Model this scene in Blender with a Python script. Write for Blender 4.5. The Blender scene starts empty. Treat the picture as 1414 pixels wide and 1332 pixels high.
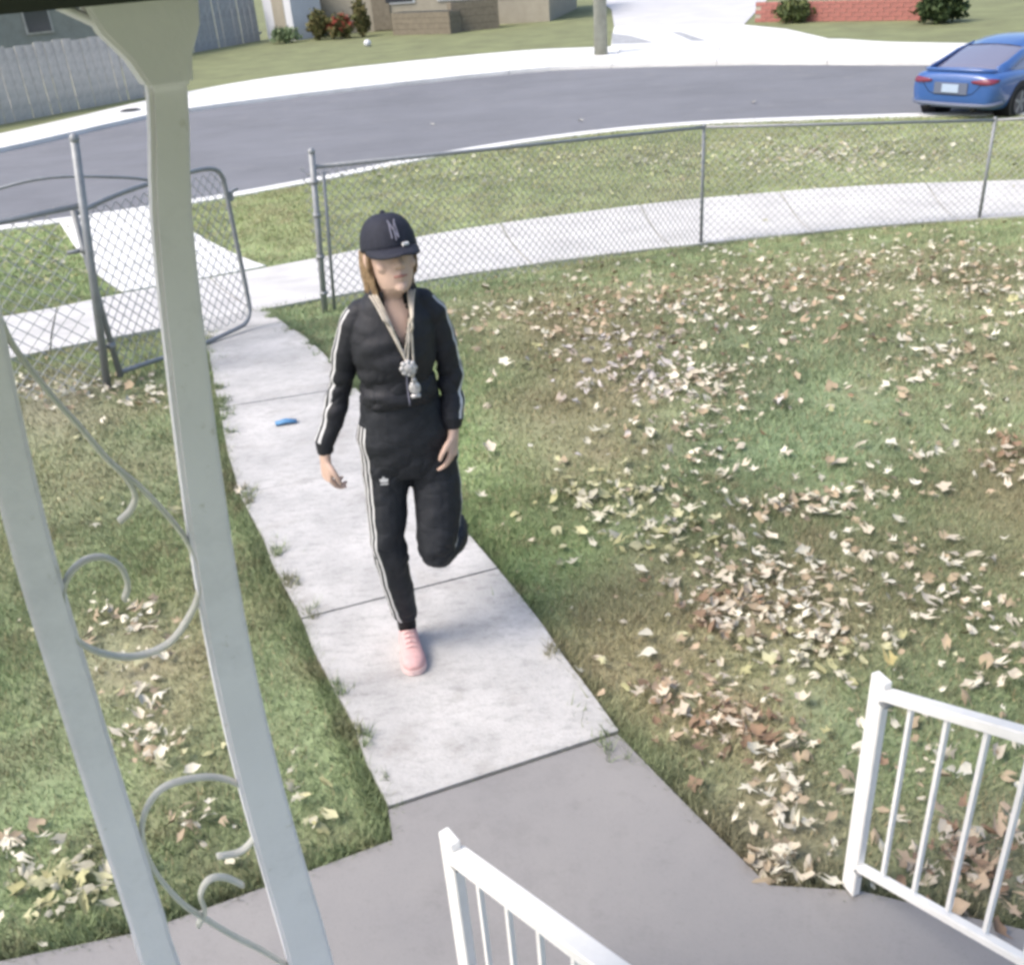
import bpy, bmesh, math, random
import numpy as np
from mathutils import Vector, Matrix, noise
from mathutils.bvhtree import BVHTree

random.seed(7)
rng = np.random.default_rng(11)
scene = bpy.context.scene
C = scene.collection

# ------------------------------------------------------------------ camera, sky, sun, exposure
cam_data = bpy.data.cameras.new('camera')
cam_data.sensor_width = 36.0
cam_data.lens = 36.0 * 1350.0 / 1414.0
cam_data.clip_start = 0.05
cam_data.clip_end = 1000.0
cam = bpy.data.objects.new('camera', cam_data)
C.objects.link(cam)
_R = Vector((0.99691733, -0.03803772, -0.06862187))
_U = Vector((0.0784591, 0.48331511, 0.87192355))
_B = _R.cross(_U)
cam.matrix_world = Matrix(((_R.x, _U.x, _B.x, 0.0), (_R.y, _U.y, _B.y, 0.0), (_R.z, _U.z, _B.z, 2.35), (0, 0, 0, 1)))
scene.camera = cam

SUN_EL, SUN_AZ = math.radians(52), math.radians(248)      # azimuth clockwise from +Y, where the sun stands
world = bpy.data.worlds.new('World')
scene.world = world
world.use_nodes = True
wn = world.node_tree.nodes
bg = wn['Background']
sky = wn.new('ShaderNodeTexSky')
sky.sky_type = 'NISHITA'
sky.sun_disc = False
sky.sun_elevation = SUN_EL
sky.sun_rotation = SUN_AZ
sky.air_density = 1.0
sky.dust_density = 4.0
sky.ozone_density = 1.0
world.node_tree.links.new(sky.outputs['Color'], bg.inputs['Color'])
bg.inputs['Strength'].default_value = 0.15

sun_data = bpy.data.lights.new('sun', 'SUN')
sun_data.energy = 1.15
sun_data.angle = math.radians(24)
sun_data.color = (1.0, 0.95, 0.88)
sun = bpy.data.objects.new('sun', sun_data)
C.objects.link(sun)
_d = Vector((math.sin(SUN_AZ) * math.cos(SUN_EL), math.cos(SUN_AZ) * math.cos(SUN_EL), math.sin(SUN_EL)))
sun.rotation_euler = _d.to_track_quat('Z', 'Y').to_euler()
sun.location = (0, 0, 30)

scene.view_settings.view_transform = 'Standard'
scene.view_settings.look = 'None'
scene.view_settings.gamma = 1.0
scene.view_settings.exposure = 0.98
scene.render.engine = 'CYCLES'
scene.cycles.filter_width = 3.3
scene.cycles.max_bounces = 6
scene.cycles.diffuse_bounces = 3
scene.cycles.glossy_bounces = 3
scene.cycles.use_denoising = True

# ------------------------------------------------------------------ helpers
def tag(o, label=None, cat=None, group=None, kind=None):
    if label: o['label'] = label
    if cat: o['category'] = cat
    if group: o['group'] = group
    if kind: o['kind'] = kind
    return o

def link(name, me, mats=None, parent=None):
    o = bpy.data.objects.new(name, me)
    C.objects.link(o)
    if mats is not None:
        for m in (mats if isinstance(mats, (list, tuple)) else [mats]):
            me.materials.append(m)
    if parent is not None:
        o.parent = parent
        o.matrix_parent_inverse = parent_inv(parent)
    return o

def parent_inv(p):
    m = Matrix.Translation(p.location) @ p.rotation_euler.to_matrix().to_4x4()
    if p.parent is not None:
        m = Matrix.Identity(4) if p.type == 'MESH' and p.location.length == 0 else m
    return m.inverted()

def empty(name, loc):
    o = bpy.data.objects.new(name, None)
    o.location = loc
    o.empty_display_size = 0.2
    C.objects.link(o)
    return o

def mesh_from(name, verts, faces, smooth=False):
    me = bpy.data.meshes.new(name)
    me.from_pydata([tuple(v) for v in verts], [], faces)
    me.update()
    if smooth:
        me.polygons.foreach_set('use_smooth', [True] * len(me.polygons))
    return me

class MB:
    """collects shapes for ONE mesh"""
    def __init__(self):
        self.v, self.f = [], []
    def add(self, vs, fs):
        b = len(self.v)
        self.v += [tuple(v) for v in vs]
        self.f += [tuple(i + b for i in f) for f in fs]
    def box(self, c, size, rz=0.0):
        sx, sy, sz = size[0] / 2, size[1] / 2, size[2] / 2
        cz, sn = math.cos(rz), math.sin(rz)
        vs = []
        for z in (-sz, sz):
            for x, y in ((-sx, -sy), (sx, -sy), (sx, sy), (-sx, sy)):
                vs.append((c[0] + x * cz - y * sn, c[1] + x * sn + y * cz, c[2] + z))
        self.add(vs, [(3, 2, 1, 0), (4, 5, 6, 7), (0, 1, 5, 4), (1, 2, 6, 5), (2, 3, 7, 6), (3, 0, 4, 7)])
    def tube(self, pts, rad, n=8, cap=True, flat=None, side=None):
        """tube along pts; rad number, list, or list of (r_side, r_up)"""
        pts = [Vector(p) for p in pts]
        m = len(pts)
        prev = None
        vs = []
        for i, p in enumerate(pts):
            t = (pts[min(i + 1, m - 1)] - pts[max(i - 1, 0)]).normalized()
            if prev is None:
                a = Vector(side) if side is not None else (Vector((0, 0, 1)) if abs(t.z) < .9 else Vector((1, 0, 0)))
                u = (a - t * a.dot(t)).normalized()
            else:
                u = (prev - t * prev.dot(t)).normalized()
            prev = u
            w = t.cross(u)
            r = rad[i] if isinstance(rad, (list, tuple)) else rad
            ra, rb = r if isinstance(r, (list, tuple)) else (r, r)
            for k in range(n):
                an = 2 * math.pi * k / n
                vs.append(p + u * (ra * math.cos(an)) + w * (rb * math.sin(an)))
        fs = []
        for i in range(m - 1):
            for k in range(n):
                k2 = (k + 1) % n
                fs.append((i * n + k, i * n + k2, (i + 1) * n + k2, (i + 1) * n + k))
        if cap:
            fs.append(tuple(range(n - 1, -1, -1)))
            fs.append(tuple(range((m - 1) * n, m * n)))
        self.add(vs, fs)
    def bar(self, a, b, wx, wy, side=(1, 0, 0), wx2=None, wy2=None):
        """rectangular bar from a to b, wx along side"""
        a, b = Vector(a), Vector(b)
        t = (b - a).normalized()
        s = Vector(side); s = (s - t * s.dot(t)).normalized()
        u = t.cross(s)
        vs = []
        for p, x, y in ((a, wx, wy), (b, wx2 or wx, wy2 or wy)):
            for i, j in ((-1, -1), (1, -1), (1, 1), (-1, 1)):
                vs.append(p + s * (i * x / 2) + u * (j * y / 2))
        self.add(vs, [(3, 2, 1, 0), (4, 5, 6, 7), (0, 1, 5, 4), (1, 2, 6, 5), (2, 3, 7, 6), (3, 0, 4, 7)])
    def ball(self, c, r, nu=14, nv=9):
        rx, ry, rz = r if isinstance(r, (list, tuple)) else (r, r, r)
        vs = [(c[0], c[1], c[2] - rz)]
        for j in range(1, nv):
            ph = -math.pi / 2 + math.pi * j / nv
            for i in range(nu):
                th = 2 * math.pi * i / nu
                vs.append((c[0] + rx * math.cos(ph) * math.cos(th), c[1] + ry * math.cos(ph) * math.sin(th), c[2] + rz * math.sin(ph)))
        vs.append((c[0], c[1], c[2] + rz))
        fs = []
        for i in range(nu):
            fs.append((0, 1 + (i + 1) % nu, 1 + i))
        for j in range(nv - 2):
            for i in range(nu):
                a = 1 + j * nu + i; b = 1 + j * nu + (i + 1) % nu
                fs.append((a, b, b + nu, a + nu))
        t = len(vs) - 1
        for i in range(nu):
            fs.append((t, 1 + (nv - 2) * nu + i, 1 + (nv - 2) * nu + (i + 1) % nu))
        self.add(vs, fs)
    def build(self, name, mat, parent=None, smooth=False, bevel=0.0):
        me = mesh_from(name, self.v, self.f, smooth)
        if bevel > 0:
            bm = bmesh.new(); bm.from_mesh(me)
            bmesh.ops.bevel(bm, geom=list(bm.edges), offset=bevel, segments=2, affect='EDGES', clamp_overlap=True)
            bm.to_mesh(me); bm.free()
        return link(name, me, mat, parent)

def smooth_pts(pts, k=6):
    """Catmull-Rom through pts"""
    P = [Vector(p) for p in pts]
    P = [P[0] * 2 - P[1]] + P + [P[-1] * 2 - P[-2]]
    out = []
    for i in range(1, len(P) - 2):
        for j in range(k):
            t = j / k
            a, b, c, d = P[i - 1], P[i], P[i + 1], P[i + 2]
            out.append(0.5 * ((2 * b) + (c - a) * t + (2 * a - 5 * b + 4 * c - d) * t * t + (3 * b - a - 3 * c + d) * t ** 3))
    out.append(P[-2])
    return out

def resample(pts, n):
    P = np.array([(p[0], p[1]) for p in pts], float)
    s = np.concatenate([[0], np.cumsum(np.linalg.norm(np.diff(P, axis=0), axis=1))])
    t = np.linspace(0, s[-1], n)
    return np.stack([np.interp(t, s, P[:, 0]), np.interp(t, s, P[:, 1])], 1)

def curve2(pts, n, k=8):
    return resample([(v.x, v.y) for v in smooth_pts([(a, b, 0) for a, b in pts], k)], n)

def inside(px, py, poly):
    r = np.zeros(px.shape, bool)
    n = len(poly)
    j = n - 1
    for i in range(n):
        xi, yi = poly[i]; xj, yj = poly[j]
        if yi != yj:
            r ^= ((yi > py) != (yj > py)) & (px < (xj - xi) * (py - yi) / (yj - yi) + xi)
        j = i
    return r

# ------------------------------------------------------------------ materials
def mat(name, col, rough=0.8, var=0.0, scale=6.0, bump=0.0, bscale=60.0, metal=0.0, spec=0.3, col2=None, detail=6.0, coat=0.0, dirt=None, speck=None):
    m = bpy.data.materials.new(name)
    m.use_nodes = True
    nt = m.node_tree
    b = nt.nodes['Principled BSDF']
    b.inputs['Roughness'].default_value = rough
    b.inputs['Metallic'].default_value = metal
    b.inputs['Specular IOR Level'].default_value = spec
    b.inputs['Coat Weight'].default_value = coat
    tc = nt.nodes.new('ShaderNodeTexCoord')
    if var > 0 or col2 is not None:
        n = nt.nodes.new('ShaderNodeTexNoise')
        n.inputs['Scale'].default_value = scale
        n.inputs['Detail'].default_value = detail
        n.inputs['Roughness'].default_value = 0.62
        nt.links.new(tc.outputs['Object'], n.inputs['Vector'])
        r = nt.nodes.new('ShaderNodeValToRGB')
        r.color_ramp.elements[0].position = 0.3
        r.color_ramp.elements[1].position = 0.7
        c2 = col2 if col2 is not None else col
        r.color_ramp.elements[0].color = (*[max(0, c * (1 - var)) for c in c2], 1)
        r.color_ramp.elements[1].color = (*[min(1, c * (1 + var)) for c in col], 1)
        nt.links.new(n.outputs['Fac'], r.inputs['Fac'])
        out = r.outputs['Color']
        if dirt is not None:
            n2 = nt.nodes.new('ShaderNodeTexNoise')
            n2.inputs['Scale'].default_value = dirt[1]
            n2.inputs['Detail'].default_value = 8
            n2.inputs['Roughness'].default_value = 0.7
            nt.links.new(tc.outputs['Object'], n2.inputs['Vector'])
            r2 = nt.nodes.new('ShaderNodeValToRGB')
            r2.color_ramp.elements[0].position = dirt[2]; r2.color_ramp.elements[0].color = (0, 0, 0, 1)
            r2.color_ramp.elements[1].position = dirt[3]; r2.color_ramp.elements[1].color = (1, 1, 1, 1)
            nt.links.new(n2.outputs['Fac'], r2.inputs['Fac'])
            mx = nt.nodes.new('ShaderNodeMix'); mx.data_type = 'RGBA'
            nt.links.new(r2.outputs['Color'], mx.inputs['Factor'])
            nt.links.new(out, mx.inputs['A'])
            mx.inputs['B'].default_value = (*dirt[0], 1)
            out = mx.outputs['Result']
        if speck is not None:
            for (sc_, lo, hi, dark, asp) in speck:
                mp = nt.nodes.new('ShaderNodeMapping'); mp.inputs['Scale'].default_value = (1, asp, 1); mp.inputs['Rotation'].default_value = (0, 0, 0.38)
                n3 = nt.nodes.new('ShaderNodeTexNoise'); n3.inputs['Scale'].default_value = sc_; n3.inputs['Detail'].default_value = 9; n3.inputs['Roughness'].default_value = 0.8
                nt.links.new(tc.outputs['Object'], mp.inputs['Vector']); nt.links.new(mp.outputs['Vector'], n3.inputs['Vector'])
                mr = nt.nodes.new('ShaderNodeMapRange'); mr.inputs[1].default_value = lo; mr.inputs[2].default_value = hi; mr.inputs[3].default_value = 1.0; mr.inputs[4].default_value = dark
                nt.links.new(n3.outputs['Fac'], mr.inputs[0])
                sv = nt.nodes.new('ShaderNodeVectorMath'); sv.operation = 'SCALE'
                nt.links.new(out, sv.inputs[0]); nt.links.new(mr.outputs[0], sv.inputs['Scale'])
                out = sv.outputs[0]
        nt.links.new(out, b.inputs['Base Color'])
    else:
        b.inputs['Base Color'].default_value = (*col, 1)
    if bump > 0:
        n = nt.nodes.new('ShaderNodeTexNoise')
        n.inputs['Scale'].default_value = bscale
        n.inputs['Detail'].default_value = 5
        nt.links.new(tc.outputs['Object'], n.inputs['Vector'])
        bp = nt.nodes.new('ShaderNodeBump')
        bp.inputs['Strength'].default_value = bump
        bp.inputs['Distance'].default_value = 0.01
        nt.links.new(n.outputs['Fac'], bp.inputs['Height'])
        nt.links.new(bp.outputs['Normal'], b.inputs['Normal'])
    return m

def attr_mat(name, rough=0.8, transl=0.0, noise_amt=0.0, nscale=30.0):
    m = bpy.data.materials.new(name)
    m.use_nodes = True
    nt = m.node_tree
    b = nt.nodes['Principled BSDF']
    b.inputs['Roughness'].default_value = rough
    b.inputs['Specular IOR Level'].default_value = 0.15
    a = nt.nodes.new('ShaderNodeAttribute'); a.attribute_name = 'Col'
    out = a.outputs['Color']
    if noise_amt > 0:
        tc = nt.nodes.new('ShaderNodeTexCoord')
        n = nt.nodes.new('ShaderNodeTexNoise'); n.inputs['Scale'].default_value = nscale; n.inputs['Detail'].default_value = 8
        n.inputs['Roughness'].default_value = 0.75
        nt.links.new(tc.outputs['Object'], n.inputs['Vector'])
        mr = nt.nodes.new('ShaderNodeMapRange')
        mr.inputs[1].default_value = 0.3; mr.inputs[2].default_value = 0.7
        mr.inputs[3].default_value = 1 - noise_amt; mr.inputs[4].default_value = 1 + noise_amt
        nt.links.new(n.outputs['Fac'], mr.inputs[0])
        mx = nt.nodes.new('ShaderNodeVectorMath'); mx.operation = 'SCALE'
        nt.links.new(out, mx.inputs[0]); nt.links.new(mr.outputs[0], mx.inputs['Scale'])
        out = mx.outputs[0]
    nt.links.new(out, b.inputs['Base Color'])
    return m

M = {}
M['concrete'] = mat('pale_concrete', (0.49, 0.48, 0.465), 0.9, 0.10, 2.6, 0.35, 90, col2=(0.41, 0.405, 0.395), dirt=((0.345, 0.33, 0.31), 4.0, 0.54, 0.74), speck=[(3.2, .50, .68, .86, 1.8), (14, .50, .70, .66, 2.5), (70, .52, .66, .78, 1)])
M['sidewalk'] = mat('sidewalk_concrete', (0.58, 0.57, 0.55), 0.9, 0.08, 1.6, 0.3, 60, col2=(0.50, 0.49, 0.475), speck=[(7, .54, .72, .82, 1.5)])
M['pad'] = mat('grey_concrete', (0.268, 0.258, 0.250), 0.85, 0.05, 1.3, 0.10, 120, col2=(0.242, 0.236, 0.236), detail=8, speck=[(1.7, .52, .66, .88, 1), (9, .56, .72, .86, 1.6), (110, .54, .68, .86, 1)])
M['kerb'] = mat('white_kerb_concrete', (0.70, 0.70, 0.68), 0.85, 0.06, 1.2, 0.2, 30, col2=(0.62, 0.62, 0.60))
M['asphalt'] = mat('worn_asphalt', (0.180, 0.185, 0.202), 0.9, 0.06, 0.35, 0.3, 120, col2=(0.160, 0.165, 0.180), dirt=((0.205, 0.207, 0.212), 1.3, 0.55, 0.8), speck=[(.5, .5, .64, .90, 3), (6, .58, .72, .82, 1)])
M['grass_far'] = mat('far_grass', (0.185, 0.205, 0.10), 0.9, 0.15, 1.0, 0.6, 25, col2=(0.17, 0.18, 0.095), detail=10)
M['lawn'] = attr_mat('lawn_soil', 0.95, noise_amt=0.4, nscale=45)
M['blade'] = attr_mat('grass_blade', 0.7)
M['leafmix'] = attr_mat('fallen_leaf_mix', 0.75, noise_amt=0.15, nscale=60)
M['iron'] = mat('white_painted_iron', (0.87, 0.845, 0.885), 0.6, 0.04, 7, 0.08, 160, spec=0.25, dirt=((0.58, 0.55, 0.50), 26.0, 0.62, 0.74), speck=[(5, .52, .74, .86, .35)])
M['ironscroll'] = mat('scroll_paint', (0.62, 0.61, 0.54), 0.6, 0.1, 25, 0.1, 160)
M['white'] = mat('white_rail_paint', (0.80, 0.79, 0.76), 0.5, 0.05, 14, 0.1, 120, dirt=((0.5, 0.46, 0.40), 22.0, 0.66, 0.8))
M['galv'] = mat('galvanised_steel', (0.28, 0.29, 0.30), 0.55, 0.12, 20, 0.0, metal=0.4)
M['wire'] = mat('chain_link_wire', (0.38, 0.385, 0.375), 0.6, 0.1, 8, metal=0.2)
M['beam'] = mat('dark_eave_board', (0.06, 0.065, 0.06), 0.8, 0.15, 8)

# ------------------------------------------------------------------ terrain
kerb_near = [(-40, 11.0), (-22, 14.2), (-14, 15.6), (-8.17, 16.6), (-5.25, 17.47), (-3.12, 18.58), (-0.74, 20.12), (1.96, 21.14), (4.52, 21.29), (7.76, 20.54), (10.45, 19.64), (14, 18.2), (20, 15.4), (40, 5)]
road_far = [(-46, 13.5), (-28, 18.5), (-20, 20.3), (-15, 22.2), (-11.96, 25.59), (-9.76, 29.2), (-8.54, 30.3), (-5.13, 31.84), (1.02, 33.36), (3.81, 33.03), (8.07, 30.97), (11.57, 28.4), (16, 25.4), (22, 21.5), (46, 8)]
walk_far = [(-46, 16.5), (-29, 21.0), (-21.5, 22.8), (-16.5, 24.6), (-13.05, 28.17), (-9.66, 34.47), (-5.96, 37.66), (1.06, 39.37), (4.7, 38.34), (8.1, 37.3), (11.7, 35.32), (13.23, 32.65), (18.0, 28.0), (24, 24.0), (48, 10.5)]
sw_near = [(-9, 2.2), (-6, 4.9), (-3.78, 7.03), (-2.81, 7.96), (-2.18, 8.72), (-0.68, 10.5), (1.02, 11.52), (2.58, 11.98), (4.79, 12.28), (6.71, 12.17), (10, 11.6), (15, 10.0)]
sw_far = [(-11, 4.6), (-7.6, 7.4), (-5.23, 10.03), (-4.44, 11.6), (-3.01, 12.8), (-2.38, 13.2), (-0.84, 14.1), (1.31, 14.65), (3.2, 14.95), (5.75, 14.92), (7.91, 14.53), (11.5, 13.8), (17, 12)]
KN = curve2(kerb_near, 160)

def sstep(t):
    t = np.clip(t, 0, 1)
    return t * t * (3 - 2 * t)
def z_base(y):
    return -1.3 * sstep((np.asarray(y, float) - 5) / 9.0)
def z_lawn(x, y):
    yk = np.interp(x, KN[:, 0], KN[:, 1])
    return z_base(y) - 0.16 * sstep((np.asarray(y, float) - yk - 0.02) / 0.22)
def zg(x, y):
    return float(z_base(y))

PATCH = [(0.41, 3.01, 0.061, -0.0, 0.052, 'dry'), (0.59, 2.74, 0.02, 0.004, 0.025, 'dry'), (2.25, 3.82, 0.051, 0.032, 0.079, 'dry'), (0.48, 5.08, 0.064, 0.02, 0.27, 'dry'), (0.58, 6.72, 0.11, -0.011, 0.522, 'dry'), (-2.91, 5.8, 0.103, -0.1, 0.199, 'bare'), (-2.36, 4.72, 0.113, -0.118, 0.317, 'drift'), (-1.35, 3.08, 0.024, -0.042, 0.155, 'dry'), (-1.57, 3.13, 0.035, -0.015, 0.05, 'bare'), (1.36, 4.54, 0.218, 0.066, 0.25, 'deep'), (1.95, 5.84, 0.423, 0.053, 0.909, 'deep'), (1.08, 2.5, 0.011, 0.003, 0.011, 'deep'), (1.56, 6.77, 0.115, 0.006, 0.281, 'deep'), (-0.25, 4.39, 0.023, -0.005, 0.689, 'lush'), (0.02, 3.49, 0.026, -0.003, 0.055, 'lush'), (-1.52, 3.45, 0.023, -0.025, 0.073, 'lush'), (0.65, 2.49, 0.013, 0.002, 0.01, 'dry'), (1.21, 1.83, 0.014, 0.002, 0.008, 'bare'), (0.7, 2.0, 0.02, 0.007, 0.027, 'bare'), (-1.54, 6.85, 0.092, -0.209, 0.903, 'deep'), (1.06, 3.11, 0.045, 0.004, 0.034, 'dry'), (-6.44, 13.86, 0.857, -1.08, 2.331, 'lush')]
PCOL = {'dry': (0.315, 0.270, 0.170), 'bare': (0.290, 0.250, 0.185), 'deep': (0.185, 0.250, 0.140), 'lush': (0.215, 0.292, 0.128), 'drift': (0.255, 0.255, 0.160)}
LEAF = [(-0.09, 7.25, 0.268, -0.056, 0.408, 40, 0), (0.64, 6.87, 0.36, -0.053, 0.668, 70, 1), (0.84, 5.67, 0.234, 0.029, 0.413, 80, 2), (1.09, 5.11, 0.199, 0.062, 0.261, 60, 0), (1.31, 6.95, 0.288, 0.03, 0.468, 40, 0), (1.68, 7.22, 0.786, -0.196, 0.98, 90, 1), (2.57, 7.78, 0.59, -0.115, 0.655, 70, 1), (3.6, 8.34, 0.755, 0.001, 1.093, 110, 0), (3.62, 6.87, 0.493, 0.728, 0.544, 70, 0), (2.34, 6.18, 0.764, 0.175, 0.786, 50, 0), (2.59, 5.32, 0.305, 0.105, 0.334, 45, 0), (0.98, 4.38, 0.127, 0.089, 0.233, 30, 0), (0.45, 4.0, 0.157, 0.011, 0.144, 60, 3), (0.6, 3.66, 0.168, -0.003, 0.116, 40, 3), (1.3, 3.8, 0.152, 0.003, 0.096, 40, 0), (1.51, 3.83, 0.199, -0.019, 0.076, 25, 0), (2.09, 4.16, 0.296, 0.027, 0.213, 25, 0), (2.4, 4.05, 0.095, 0.095, 0.1, 20, 1), (0.93, 3.26, 0.2, 0.004, 0.16, 80, 0), (1.01, 2.96, 0.158, 0.001, 0.136, 80, 0), (0.79, 3.08, 0.129, -0.014, 0.115, 40, 1), (1.56, 3.27, 0.28, -0.011, 0.153, 45, 0), (1.7, 3.01, 0.161, 0.003, 0.089, 30, 0), (1.09, 2.78, 0.211, -0.006, 0.115, 40, 3), (0.64, 2.44, 0.128, -0.007, 0.082, 60, 1), (0.58, 2.61, 0.106, -0.004, 0.081, 30, 1), (0.75, 2.14, 0.074, 0.062, 0.095, 40, 0), (0.67, 1.86, 0.06, 0.003, 0.033, 30, 0), (1.2, 1.83, 0.113, 0.027, 0.09, 70, 1), (1.24, 2.16, 0.168, 0.086, 0.162, 30, 0), (1.65, 2.61, 0.108, 0.039, 0.104, 20, 0), (-2.5, 5.95, 0.337, -0.131, 0.167, 40, 0), (-3.03, 6.0, 0.179, -0.123, 0.151, 20, 0), (-1.66, 3.3, 0.123, -0.025, 0.095, 25, 0), (-1.41, 2.88, 0.077, -0.123, 0.126, 20, 0), (-1.33, 2.61, 0.082, -0.03, 0.064, 20, 0), (-1.64, 2.16, 0.059, -0.012, 0.031, 12, 0), (-1.45, 1.97, 0.085, -0.018, 0.048, 20, 3), (-1.32, 2.0, 0.113, -0.01, 0.057, 25, 3), (-1.07, 2.19, 0.047, -0.028, 0.056, 8, 0), (-0.72, 2.26, 0.07, -0.039, 0.148, 10, 3), (4.3, 17.52, 2.822, -1.005, 1.076, 420, 3), (-0.75, 18.46, 1.096, -0.495, 0.726, 60, 3), (-6.46, 14.12, 0.623, -0.711, 0.607, 50, 3), (5.99, 17.51, 0.656, -0.057, 0.704, 90, 0)]
PATCH += [(c[0], c[1], c[2] ** 2 * 1.2 + .004, c[2] * c[3] * 1.2, (c[3] ** 2 + c[4] ** 2) * 1.2 + .004, 'drift') for c in LEAF if c[6] < 3 and c[5] >= 40 and c[1] < 12]
def vnoise(x, y, s, seed):
    """smooth value noise, vectorised"""
    r = np.random.default_rng(seed).random((64, 64))
    fx, fy = x / s, y / s
    ix, iy = np.floor(fx).astype(int), np.floor(fy).astype(int)
    tx, ty = sstep(fx - ix), sstep(fy - iy)
    g = lambda a, b: r[a % 64, b % 64]
    return (g(ix, iy) * (1 - tx) + g(ix + 1, iy) * tx) * (1 - ty) + (g(ix, iy + 1) * (1 - tx) + g(ix + 1, iy + 1) * tx) * ty
def lawn_col(x, y):
    base = np.empty(x.shape + (3,)); base[:] = (0.228, 0.285, 0.152)
    verge = np.clip((y - 11) / 4, 0, 1)[..., None]
    base = base * (1 - verge) + np.array((0.262, 0.305, 0.148)) * verge
    wsum = np.ones(x.shape); acc = base.copy()
    wob = (vnoise(x, y, 0.35, 3) - .5) * 0.5
    wob2 = (vnoise(x, y, 0.35, 4) - .5) * 0.5
    for cx, cy, a, b, c, k in PATCH:
        det = a * c - b * b
        dx, dy = x + wob * .6 - cx, y + wob2 * .6 - cy
        q = (c * dx * dx - 2 * b * dx * dy + a * dy * dy) / det
        w = np.exp(-0.5 * q) * (1.1 if k == 'drift' else 2.6)
        acc += np.array(PCOL[k]) * w[..., None]; wsum += w
    col = acc / wsum[..., None]
    n1 = vnoise(x, y, 0.9, 5); n2 = vnoise(x, y, 0.22, 6)
    d = np.clip((n1 * .6 + n2 * .4 - 0.52) * 3.2, 0, 1)[..., None]
    d = d * .62
    col = col * (1 - d * .6) + np.array((0.280, 0.250, 0.155)) * d * .6
    n3 = vnoise(x, y, 0.075, 11); d3 = np.clip((n3 - .62) * 4, 0, 1)[..., None]
    col = col * (1 - d3 * .5) + np.array((0.25, 0.205, 0.135)) * d3 * .5
    return col * (0.82 + 0.36 * vnoise(x, y, 0.5, 8))[..., None] * (0.85 + .3 * vnoise(x, y, .13, 12))[..., None]

xs = np.unique(np.concatenate([np.array([-260, -160, -100, -70, -50, -38, -30, -24, -19]), np.arange(-16, 18.01, 0.25), np.array([20, 24, 30, 38, 50, 70, 100, 160, 260])]))
ys = np.unique(np.concatenate([np.array([-60, -30, -14, -6, -3, -1.5, -.5]), np.arange(0, 25.01, 0.25), np.array([27, 30, 35, 42, 55, 75, 110, 180, 320])]))
GX, GY = np.meshgrid(xs, ys)
GZ = z_lawn(GX, GY) - 0.012 + 0.016 * (vnoise(GX, GY, 0.5, 9) - .5) * (GY < 13)
nx, ny = len(xs), len(ys)
gv = np.stack([GX.ravel(), GY.ravel(), GZ.ravel()], 1)
gf = [(j * nx + i, j * nx + i + 1, (j + 1) * nx + i + 1, (j + 1) * nx + i) for j in range(ny - 1) for i in range(nx - 1)]
me = mesh_from('ground', gv.tolist(), gf, True)
ca = me.color_attributes.new('Col', 'FLOAT_COLOR', 'POINT')
gc = lawn_col(GX.ravel(), GY.ravel())
ca.data.foreach_set('color', np.concatenate([gc, np.ones((len(gc), 1))], 1).astype(np.float32).ravel())
ground = tag(link('ground', me, M['lawn']), 'grassy front yard ground sloping down to the street', kind='structure')

def strip(name, A, B, z, matl, kind='structure', label=None, thick=0.0, parent=None, cross=1, zoff=0.0, follow=False):
    """sheet or slab between two polylines with equal counts"""
    n = len(A)
    vs, fs = [], []
    for i in range(n):
        for j in range(cross + 1):
            t = j / cross
            x, y = A[i][0] * (1 - t) + B[i][0] * t, A[i][1] * (1 - t) + B[i][1] * t
            vs.append((x, y, (zg(x, y) + zoff) if follow else z))
    w = cross + 1
    for i in range(n - 1):
        for j in range(cross):
            fs.append((i * w + j, (i + 1) * w + j, (i + 1) * w + j + 1, i * w + j + 1))
    if thick > 0:
        b = len(vs)
        rim = [i * w for i in range(n)] + [(n - 1) * w + j for j in range(1, w)] + [i * w + w - 1 for i in range(n - 2, -1, -1)] + [j for j in range(w - 2, 0, -1)]
        for k in rim:
            vs.append((vs[k][0], vs[k][1], vs[k][2] - thick))
        m = len(rim)
        for k in range(m):
            fs.append((rim[k], b + k, b + (k + 1) % m, rim[(k + 1) % m]))
    me = mesh_from(name, vs, fs)
    bm = bmesh.new(); bm.from_mesh(me); bmesh.ops.recalc_face_normals(bm, faces=list(bm.faces))
    up = sum(f.normal.z * f.calc_area() for f in bm.faces)
    if up < 0:
        bmesh.ops.reverse_faces(bm, faces=list(bm.faces))
    bm.to_mesh(me); bm.free()
    o = link(name, me, matl, parent)
    if parent is None:
        tag(o, label, kind=kind)
    return o

ZR, ZK = -1.40, -1.29
RF = curve2(road_far, 160)
WF = curve2(walk_far, 160)
strip('road', KN, RF, ZR, M['asphalt'], label='grey asphalt street curving past the yard', cross=4)
# near kerb with a gutter lip, in lengths
def offset(P, d):
    T = np.gradient(P, axis=0); T /= np.linalg.norm(T, axis=1)[:, None]
    return P + np.stack([-T[:, 1], T[:, 0]], 1) * d
kerb_root = tag(empty('kerb', (0, 20, ZK)), 'white concrete kerb edging the near side of the street', kind='structure')
KO = offset(KN, 0.34)
for i in range(40, 125, 6):
    a = KN[i:i + 7].copy(); b = KO[i:i + 7].copy()
    a[-1] = a[-1] * .985 + a[-2] * .015; b[-1] = b[-1] * .985 + b[-2] * .015
    strip('kerb_stone', a, b, ZK, M['kerb'], thick=0.25, parent=kerb_root)
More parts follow.
